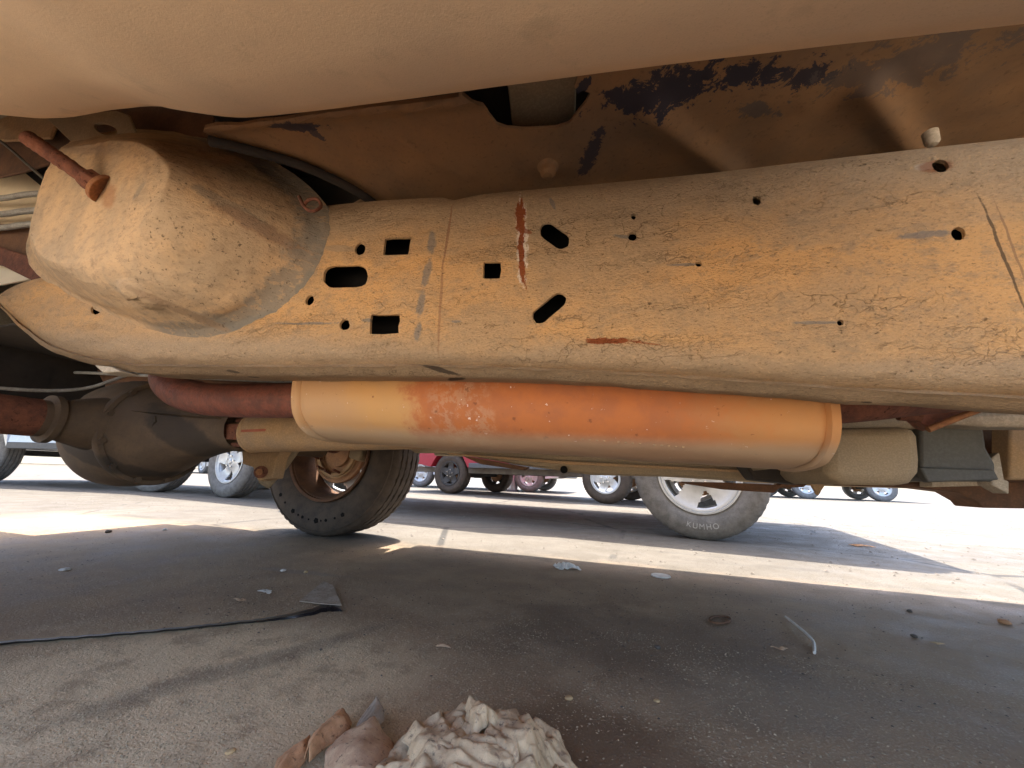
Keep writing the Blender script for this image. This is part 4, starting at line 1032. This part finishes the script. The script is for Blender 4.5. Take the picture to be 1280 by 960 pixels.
# the long silver pickup in the next bay: front wheel stands at (.36,2.52), rear wheel at (-4.06,3.04)
fw, rw = Vector((.36, 2.50, 0)), Vector((-4.06, 3.02, 0))
ang = math.atan2(fw.y-rw.y, fw.x-rw.x); wb = (fw-rw).length
Wd = 1.86; perp = Vector((-math.sin(ang), math.cos(ang), 0))
mid = (fw+rw)/2 + perp*(Wd/2)
pk = make_car('parked_pickup', 'long silver pickup in the next bay with bright five spoke wheel nearest us', 'pickup', (mid.x, mid.y, 0), ang, 'pickup', 6.05, Wd, .365, 'silver', .60, wb/2, -wb/2, 'tyrelit', 'alloy')
ltr = [o for o in pk.children if o.name.startswith('wheel') and o.location.x > 0 and o.location.y < 0][0]
ltr.rotation_euler = (0, 0, math.pi)
sidewall_text('KUMHO', ltr, .305, .111, .042, R(-90), plain('raised_rubber', (.50, .48, .44), .8))

def dup_label(o, l): o['label'] = l
f2, r2 = Vector((-.376, 5.55, 0)), Vector((-3.0, 6.10, 0)); an2 = math.atan2(f2.y-r2.y, f2.x-r2.x); m2_ = (f2+r2)/2+Vector((-math.sin(an2), math.cos(an2), 0))*.84
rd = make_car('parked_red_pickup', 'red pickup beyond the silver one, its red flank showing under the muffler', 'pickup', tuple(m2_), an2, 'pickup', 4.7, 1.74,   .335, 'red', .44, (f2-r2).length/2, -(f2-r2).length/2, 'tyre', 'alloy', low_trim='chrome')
for s_ in (-1, 1): box_obj('chassis_rail', (-2.2, s_*.70-.05, .345), (2.1, s_*.70+.05, .435), M['frame_grey'], rd, .01)
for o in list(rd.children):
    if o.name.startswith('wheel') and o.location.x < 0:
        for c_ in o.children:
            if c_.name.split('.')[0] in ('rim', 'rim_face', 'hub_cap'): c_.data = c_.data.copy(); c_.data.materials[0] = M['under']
p0 = Vector((-2.21, 8.4, 0)); make_car('parked_hatchback', 'pale car farther back showing a small bright wheel under the vehicles', 'car', (p0.x-1.4, p0.y+.86, 0), R(0), 'car', 4.3, 1.75, .32, 'white', .30, 1.4, -1.3)
p0 = PZ(1105, 627); make_car('parked_white_suv', 'white sport utility vehicle far off on the right', 'suv', (p0.x-1.35, p0.y+.95, 0), R(-4), 'suv', 4.6, 1.8, .36, 'white', .42, 1.42, -1.42)
p0 = PZ(975, 622.5); make_car('parked_white_van', 'white van far off between the bright wheel and the white sport utility vehicle', 'van', (p0.x-.6, p0.y+1.5, 0), R(-3), 'van', 5.2, 1.95, .35, 'white', .40, 1.5, -1.5)
p0 = PZ(-22, 603); make_car('parked_silver_wagon', 'silver wagon at the far left edge, its tyre cut by the frame', 'car', (p0.x+1.4*.97, p0.y+.9, 0), R(6), 'suv', 4.4, 1.8, .40, 'silver', .45, 1.4, -1.4)
make_car('parked_sedan', 'pale silver sedan farthest left, only its low flank showing', 'car', (-18.5, 13.0, 0), R(-10), 'car', 4.6, 1.8, .33, 'silver', .30, 1.4, -1.4)

# small post with a base beyond the red pickup
po = thing('bollard', 'small grey post standing on the open lot between the wheels', 'bollard', tuple(PZ(641, 614)))
lathe_obj('post', [(.0001, .42), (.10, .42), (.11, .40), (.11, .03)], M['silver'], po, 20, 'Z')
lathe_obj('foot', [(.0001, .03), (.14, .03), (.15, 0)], M['greyplastic'], po, 20, 'Z')

# pale building beyond the lot, seen through the gaps on the left
M['stucco'] = dusty('cream_stucco', (.74, .64, .46), (.68, .58, .42), sc=2, bs=.2)
b = thing('warehouse', 'long cream building behind the lot on the left', 'building', (-45, 14, 0), R(20))
box_obj('wall', (-4, -22, 0), (4, 22, 7.5), M['stucco'], b, .05)
box_obj('roof', (-4.3, -22.3, 7.5), (4.3, 22.3, 7.9), M['greybox'], b, .05)
for i in range(7):
    wd = box_obj('window', (3.96, -19+i*6, 3.6), (4.05, -16.6+i*6, 5.0), M['glass'], b, .01)
    box_obj('sill', (4.0, -19.1+i*6, 3.5), (4.15, -16.5+i*6, 3.58), M['beige_pale'], wd, .01)
dr_ = box_obj('door', (3.96, -2.0, .02), (4.06, 1.0, 3.0), M['greybox'], b, .01)
box_obj('handle', (4.06, .7, 1.0), (4.12, .76, 1.2), M['chrome'], dr_, .01)

# ================================================================= ON THE GROUND
def leaf(name, outline_px, zs, m, label, cat='leaf', fold=.01, group=None, n_=22):
    """leaf sheet lofted between two measured edges (left edge list, right edge list), curled up by 'fold'"""
    A, B = outline_px; rv, rf = [], []; K = len(A)
    for i in range(n_):
        t = i/(n_-1)*(K-1); k = min(int(t), K-2); f_ = t-k
        a = Vector(A[k]).lerp(Vector(A[k+1]), f_); b = Vector(B[k]).lerp(Vector(B[k+1]), f_)
        for j in range(n_):
            s_ = j/(n_-1); p = a.lerp(b, s_); w = PZ(p.x, p.y, zs)
            w.z = zs + fold*(1-abs(2*s_-1)**1.3) + .0045*(1-2.2*abs(mnoise.noise(Vector((w.x*20, w.y*20, zs*90))))) - .0010*abs(mnoise.noise(Vector((w.x*90, w.y*90, 3))))*2 + .0005*math.sin(s_*25+t*4)
            w.z = max(.001, w.z); rv.append(w)
    for i in range(n_-1):
        for j in range(n_-1): rf.append((i*n_+j, i*n_+j+1, (i+1)*n_+j+1, (i+1)*n_+j))
    o = mesh_obj(name, rv, rf, m, angle=80); solid(o, .0008, 0); return tag(o, label, cat, group)
def leafmat(name, a, b):
    t = NT(name); n1 = t.noise(40, 7, .7); n2 = t.noise(190, 4, .7); c = t.mix(t.rng(n1, .38, .62), lin(a), lin(b))
    c = t.mix(t.rng(n2, .56, .68, 0, .7), c, lin((.10, .055, .035))); return t.done(c, .8, 0, t.math('ADD', n1, n2), .5, .002, .2)
M['leafbrown'] = leafmat('dry_brown_leaf', (.60, .33, .17), (.42, .22, .11)); M['leaftan'] = leafmat('dry_tan_leaf', (.58, .40, .25), (.46, .29, .18)); M['leafgrey'] = leafmat('dry_grey_leaf', (.42, .34, .26), (.32, .25, .18))
leaf('dry_leaf', ([(412,897),(398,912),(386,930),(380,952)], [(440,902),(436,922),(412,934),(386,956)]), .012, M['leafbrown'], 'curled orange brown leaf lying left of the big tan leaf', fold=.014)
leaf('dry_leaf', ([(384,932),(366,938),(346,954),(338,975)], [(386,936),(382,952),(372,964),(352,985)]), .005, M['leafbrown'], 'dark brown leaf sliver farthest left beside the rag', fold=.008)
leaf('dry_leaf', ([(452,914),(420,928),(406,944),(404,985)], [(478,912),(492,930),(496,955),(492,990)]), .014, M['leaftan'], 'broad tan leaf at the left edge of the rag', fold=.016)
leaf('dry_leaf', ([(468,882),(460,888),(448,904),(440,920)], [(470,881),(480,890),(480,900),(462,914)]), .016, M['leafgrey'], 'pointed grey leaf tip standing between tan leaf and rag', fold=.008)
# the rag: overlapping crumpled folds of one cloth
def rag():
    rnd = random.Random(11); rv, rf = [], []
    cx_, cy_ = -.162, .440
    def hill(x, y):
        r = math.hypot((x-cx_)/.115, (y-cy_)/.095); return .037*max(0, 1-r**2.4)
    def crease(p, sc_, k=2.2): return 1-min(1, abs(mnoise.noise(p*sc_))*k)
    def sheet(cx2, cy2, a, b, rot, tilt, lift, seed, n_=60):
        base = len(rv); ca, sa = math.cos(rot), math.sin(rot)
        for j in range(n_):
            for i in range(n_):
                u, v = i/(n_-1)*2-1, j/(n_-1)*2-1
                x = u*math.sqrt(1-v*v*.42); y = v*math.sqrt(1-u*u*.42); th = math.atan2(y, x)
                e = 1+.16*math.sin(3*th+seed)+.10*math.sin(5*th+2*seed)+.05*math.sin(13*th+seed)
                X, Y = x*a*e, y*b*e; q = Vector((X, Y, seed)); w1 = mnoise.noise_vector(q*14)*.010
                q2 = q+w1
                ht = .013*crease(Vector((q2.x*.5, q2.y, seed)), 15, 1.8)+.009*crease(Vector((q2.x, q2.y*.45, seed+3)), 28, 2.4)-.005*crease(Vector((q2.x*.7, q2.y, seed+9)), 45, 3)+.0022*crease(Vector((q2.x*.7, q2.y, 4)), 75)+.0008*crease(q2, 140)
                gx2, gy2 = cx2+X*ca-Y*sa+w1.x, cy2+X*sa+Y*ca+w1.y
                rr = math.hypot(x, y)
                roll = -.010*max(0, rr-.8)/.2
                rv.append(Vector((gx2, gy2, max(.0015+.001*rnd.random(), hill(gx2, gy2)+lift+ht+tilt*Y+roll))))
        for j in range(n_-1):
            for i in range(n_-1): k = base+j*n_+i; rf.append((k, k+1, k+n_+1, k+n_))
    sheet(cx_, cy_, .112, .092, .1, 0, -.004, 1.3, 120)
    for i, (dx, dy, a, b, rot, tl, lf) in enumerate([(-.045,.050,.040,.030,.5,.35,.004), (.0,.062,.032,.022,-.3,.3,.002), (.045,.045,.048,.032,-.5,.15,.004), (-.035,.005,.050,.034,1.0,.12,.006),
            (.02,.012,.052,.026,-.9,.18,.009), (.065,.0,.040,.034,1.5,.1,.004), (-.07,-.01,.034,.045,.3,.0,.003), (.0,-.04,.06,.035,.2,-.1,.006), (.075,.035,.026,.03,.9,.2,.001), (-.01,.035,.036,.020,2.2,.3,.010)]):
        sheet(cx_+dx, cy_+dy, a, b, rot, tl, lf, 2.7+i*1.91)
    t = NT('dirty_rag_cloth'); n1 = t.noise(28, 7, .7); n2 = t.noise(110, 5, .7); n3 = t.noise(900, 2, .5)
    c = t.mix(t.rng(n1, .4, .62), lin((.60, .44, .275)), lin((.45, .325, .20)))
    c = t.mix(t.rng(n2, .54, .66, 0, .75), c, lin((.24, .16, .11)))
    c = t.mix(t.rng(t.noise(60, 6, .7, t.mapping(loc=(4, 4, 4))), .60, .66, 0, .8), c, lin((.12, .085, .06)))
    m = t.done(c, .95, 0, t.math('ADD', n3, t.math('MULTIPLY', n2, 1.5)), .5, .0012, .1)
    o = mesh_obj('crumpled_rag', rv, rf, m, angle=60)
    return tag(solid(o, .0009, 0), 'dirty off-white rag crumpled on the dark ground at the bottom of the view', 'rag')
rag()
# paper scrap: small crumpled sheet
def scrap(name, cx, cy, rx, ry, h_, m, label, cat, seed=0, n_=36, rz=0):
    c0 = PZ(cx, cy); rv, rf = [], []
    for j in range(n_):
        for i in range(n_):
            u, v = i/(n_-1)*2-1, j/(n_-1)*2-1; x = u*math.sqrt(1-v*v/2); y = v*math.sqrt(1-u*u/2); th = math.atan2(y, x)
            o_ = 1+.28*math.sin(3*th+seed)+.18*math.sin(7*th+seed*2); X, Y = x*rx*o_, y*ry*o_
            z = .002+h_*max(0, (1-abs(mnoise.noise(Vector((X*60+seed, Y*60, 3))))*2.2))*(1-.7*(x*x+y*y))
            X, Y = X*math.cos(rz)-Y*math.sin(rz), X*math.sin(rz)+Y*math.cos(rz)
            rv.append(Vector((c0.x+X, c0.y+Y, z)))
    for j in range(n_-1):
        for i in range(n_-1): rf.append((j*n_+i, j*n_+i+1, (j+1)*n_+i+1, (j+1)*n_+i))
    o = mesh_obj(name, rv, rf, m, angle=60); solid(o, .0008, 0); return tag(o, label, cat)
M['paper'] = plain('dirty_paper', (.82, .77, .70), .9, var=.2, sc=60)
M['lid'] = plain('pale_plastic', (.62, .57, .50), .6, var=.12, sc=60)
scrap('paper_scrap', 706, 711, .042, .026, .022, M['paper'], 'crumpled whitish paper scrap near the shadow edge', 'litter', 1.2)
o = lathe_obj('flat_lid', [(.0001, .004), (.026, .0045), (.029, .006), (.031, .005), (.0315, .002)], M['lid'], None, 40, 'Z', tuple(PZ(826, 721)), label=None); tag(o, 'round pale plastic lid lying flat right of the paper scrap', 'lid')
o = tube_obj('cable_tie', curve_pts([PZ(982,771,.006), PZ(996,782,.010), PZ(1009,793,.010), PZ(1017,803,.006), PZ(1018,816,.003)], 8), .0028, M['lid'], None, 8); tag(o, 'thin curved white strip of plastic on the right of the ground', 'strip')
rp = [PZ(900+13*math.cos(t), 774.5+4.5*math.sin(t), .003) for t in np.linspace(0, 2*math.pi, 22)]
o = tube_obj('rubber_ring', rp, .0026, M['brown'], None, 8); tag(o, 'small brown torn ring left of the white strip', 'ring')
# black band trailing in from the left with a twisted tip, and the flap beside it
bp = [(-200,814),(-60,808),(0,804),(60,799),(130,794),(200,788),(260,782),(310,777),(350,772),(385,766),(405,760),(420,759),(428,763)]
wd_ = [5,5,5,4,4,4,4,4,6,8,10,10,3]
rv, rf = [], []
C1 = curve_pts([(x, y, w) for (x, y), w in zip(bp, wd_)], 8)
for i, p in enumerate(C1):
    j = .7*fbm(i*.45, 2.2)*1.4
    a, b2, c2 = PZ(p.x, p.y-p.z/2+j, .001), PZ(p.x, p.y+j, .006), PZ(p.x, p.y+p.z/2+j, .001)
    rv += [a, b2, c2]
for i in range(len(C1)-1): rf += [(3*i, 3*i+1, 3*i+4, 3*i+3), (3*i+1, 3*i+2, 3*i+5, 3*i+4)]
tb_ = NT('black_rubber_band'); m = tb_.done(tb_.mix(tb_.rng(tb_.noise(60, 6, .7), .60, .70), lin((.012, .010, .011)), lin((.16, .13, .11))), .35, 0, tb_.noise(160, 5, .7), .5, .002, .5)
tag(mesh_obj('rubber_strip', rv, rf, m, angle=30), 'black wet looking rubber strip trailing in from the left', 'strip')
o = prism_obj('cardboard_flap', [PZ(374,752,.004), PZ(404,727,.012), PZ(416,732,.010), PZ(427,757,.003), PZ(400,755,.004)], (0, 0, .0012), M['leafgrey'], None, 0)
tag(o, 'dull triangular flap lying over the tip of the black strip', 'cardboard')
# pebbles and chips one can pick out
def pebble(cx, cy, r, m, label, flat=.5, cat='pebble', name='pebble'):
    bm = bmesh.new(); bmesh.ops.create_icosphere(bm, subdivisions=2, radius=r); c0 = PZ(cx, cy)
    for v in bm.verts:
        v.co *= 1+.35*mnoise.noise(v.co*(1.3/r)+Vector((cx, cy, 0))); v.co.z *= flat
    for v in bm.verts: v.co += Vector((c0.x, c0.y, r*flat*.8))
    return tag(bm_obj(name, bm, m, None, angle=60), label, cat)
M['chip'] = plain('ochre_chip', (.60, .40, .20), .8, var=.15, sc=80); M['darkchip'] = plain('dark_pebble', (.11, .085, .065), .9, sc=80)
pebble(711, 874, .0058, M['chip'], 'ochre chip right of the rag top', .4); pebble(821, 877, .0042, M['chip'], 'small ochre chip well right of the rag', .4)
pebble(288, 941, .0050, M['chip'], 'ochre chip left of the brown leaves', .4); pebble(81, 713, .012, M['lid'], 'pale stone on the far left of the shaded ground', .35)
pebble(135, 666, .012, M['darkchip'], 'grey stone close to the shadow edge at the left', .6); pebble(382, 716, .006, M['chip'], 'ochre speck above the triangular flap', .6)
pebble(354, 714, .009, M['lid'], 'white speck left of the ochre speck', .4); pebble(1137, 765, .006, M['darkchip'], 'dark pebble on the right', .6)
pebble(1143, 797, .006, M['darkchip'], 'dark pebble under another on the right', .6); pebble(822, 811, .006, M['darkchip'], 'dark pebble in the middle of the ground', .6)
pebble(1256, 780, .012, M['leafbrown'], 'reddish stone near the right edge', .5); pebble(206, 663, .010, M['lid'], 'pale speck by the shadow edge', .5)
scrap('leaf_crumb', 554, 809, .013, .007, .004, M['leaftan'], 'light leaf crumb above the rag', 'leaf', 2.2, 16)
scrap('leaf_crumb', 332, 741, .018, .008, .006, M['lid'], 'pale twiggy leaf crumb left of the triangular flap', 'leaf', 3.4, 16)
scrap('leaf_crumb', 300, 751, .014, .006, .004, M['leaftan'], 'faint tan leaf crumb left of the pale twiggy one', 'leaf', 4.7, 16)
scrap('leaf_crumb', 975, 812, .012, .005, .004, M['leaftan'], 'tan leaf crumb below left of the white strip', 'leaf', 5.7, 16)
scrap('leaf_crumb', 1172, 806, .010, .004, .003, M['chip'], 'ochre leaf crumb right of the dark pebbles', 'leaf', 6.7, 16)
scrap('leaf_crumb', 1076, 683, .05, .02, .01, M['leafbrown'], 'reddish leaf crumb on the sunlit lot', 'leaf', 7.7, 16)

# loose grit: uncountable
bm = bmesh.new()
def grit(N, xr_, yr_, smin, smax, dens):
    k_ = 0
    while k_ < N:
        x, y = random.uniform(*xr_), random.uniform(*yr_)
        if dens(x, y) < random.random(): continue
        k_ += 1; s_ = random.uniform(smin, smax)*random.uniform(.4, 1); a = random.uniform(0, 6.28); l = random.uniform(.4, 1)
        c_, q = Vector((x, y, s_*.3)), [Vector((math.cos(a)*s_, math.sin(a)*s_, 0)), Vector((-math.sin(a)*s_*l, math.cos(a)*s_*l, 0))]
        add(bm, [c_+q[0], c_+q[1], c_-q[0], c_-q[1]*.8, c_+Vector((0, 0, s_*.45))], [(0, 1, 4), (1, 2, 4), (2, 3, 4), (3, 0, 4)])
grit(16000, (-1.1, .5), (.34, .95), .0008, .0026, lambda x, y: (1.0 if mnoise.noise(Vector((x*6, y*6, 0))) > .05 else .25)*(1.5 if x < -.3 and y < .7 else .5))
o = bm_obj('grit', bm, plain('sandy_grit', (.58, .45, .29), .9, sc=300, var=.3), None, smooth=False); o['kind'] = 'stuff'; o['label'] = 'fine sandy grit scattered on the dark ground'
bm = bmesh.new(); grit(3500, (-2.5, 1.6), (.6, 1.7), .001, .004, lambda x, y: .35 if mnoise.noise(Vector((x*3, y*3, 4))) > 0 else .08)
o = bm_obj('gravel', bm, M['darkchip'], None, smooth=False); o['kind'] = 'stuff'; o['label'] = 'dark loose gravel specks under the vehicle'
bm = bmesh.new(); grit(6000, (-6, 7), (1.7, 7), .003, .012, lambda x, y: .5)
o = bm_obj('stone_chips', bm, plain('stone_chips', (.26, .22, .18), .9, sc=100, var=.3), None, smooth=False); o['kind'] = 'stuff'; o['label'] = 'small stone chips scattered over the sunlit lot'

GR = {'pebble': 'loose stones and chips on the ground', 'dry_leaf': 'dry leaves beside the rag', 'leaf_crumb': 'leaf crumbs scattered on the ground'}
for o in bpy.data.objects:
    k_ = o.name.split('.')[0]
    if k_ in GR: o['group'] = GR[k_]
    if not o.parent and k_.startswith('parked_') and k_ != 'parked_truck': o['group'] = 'vehicles parked across the lot'
for o in bpy.data.objects:
    if o.get('world_parts'): del o['world_parts']
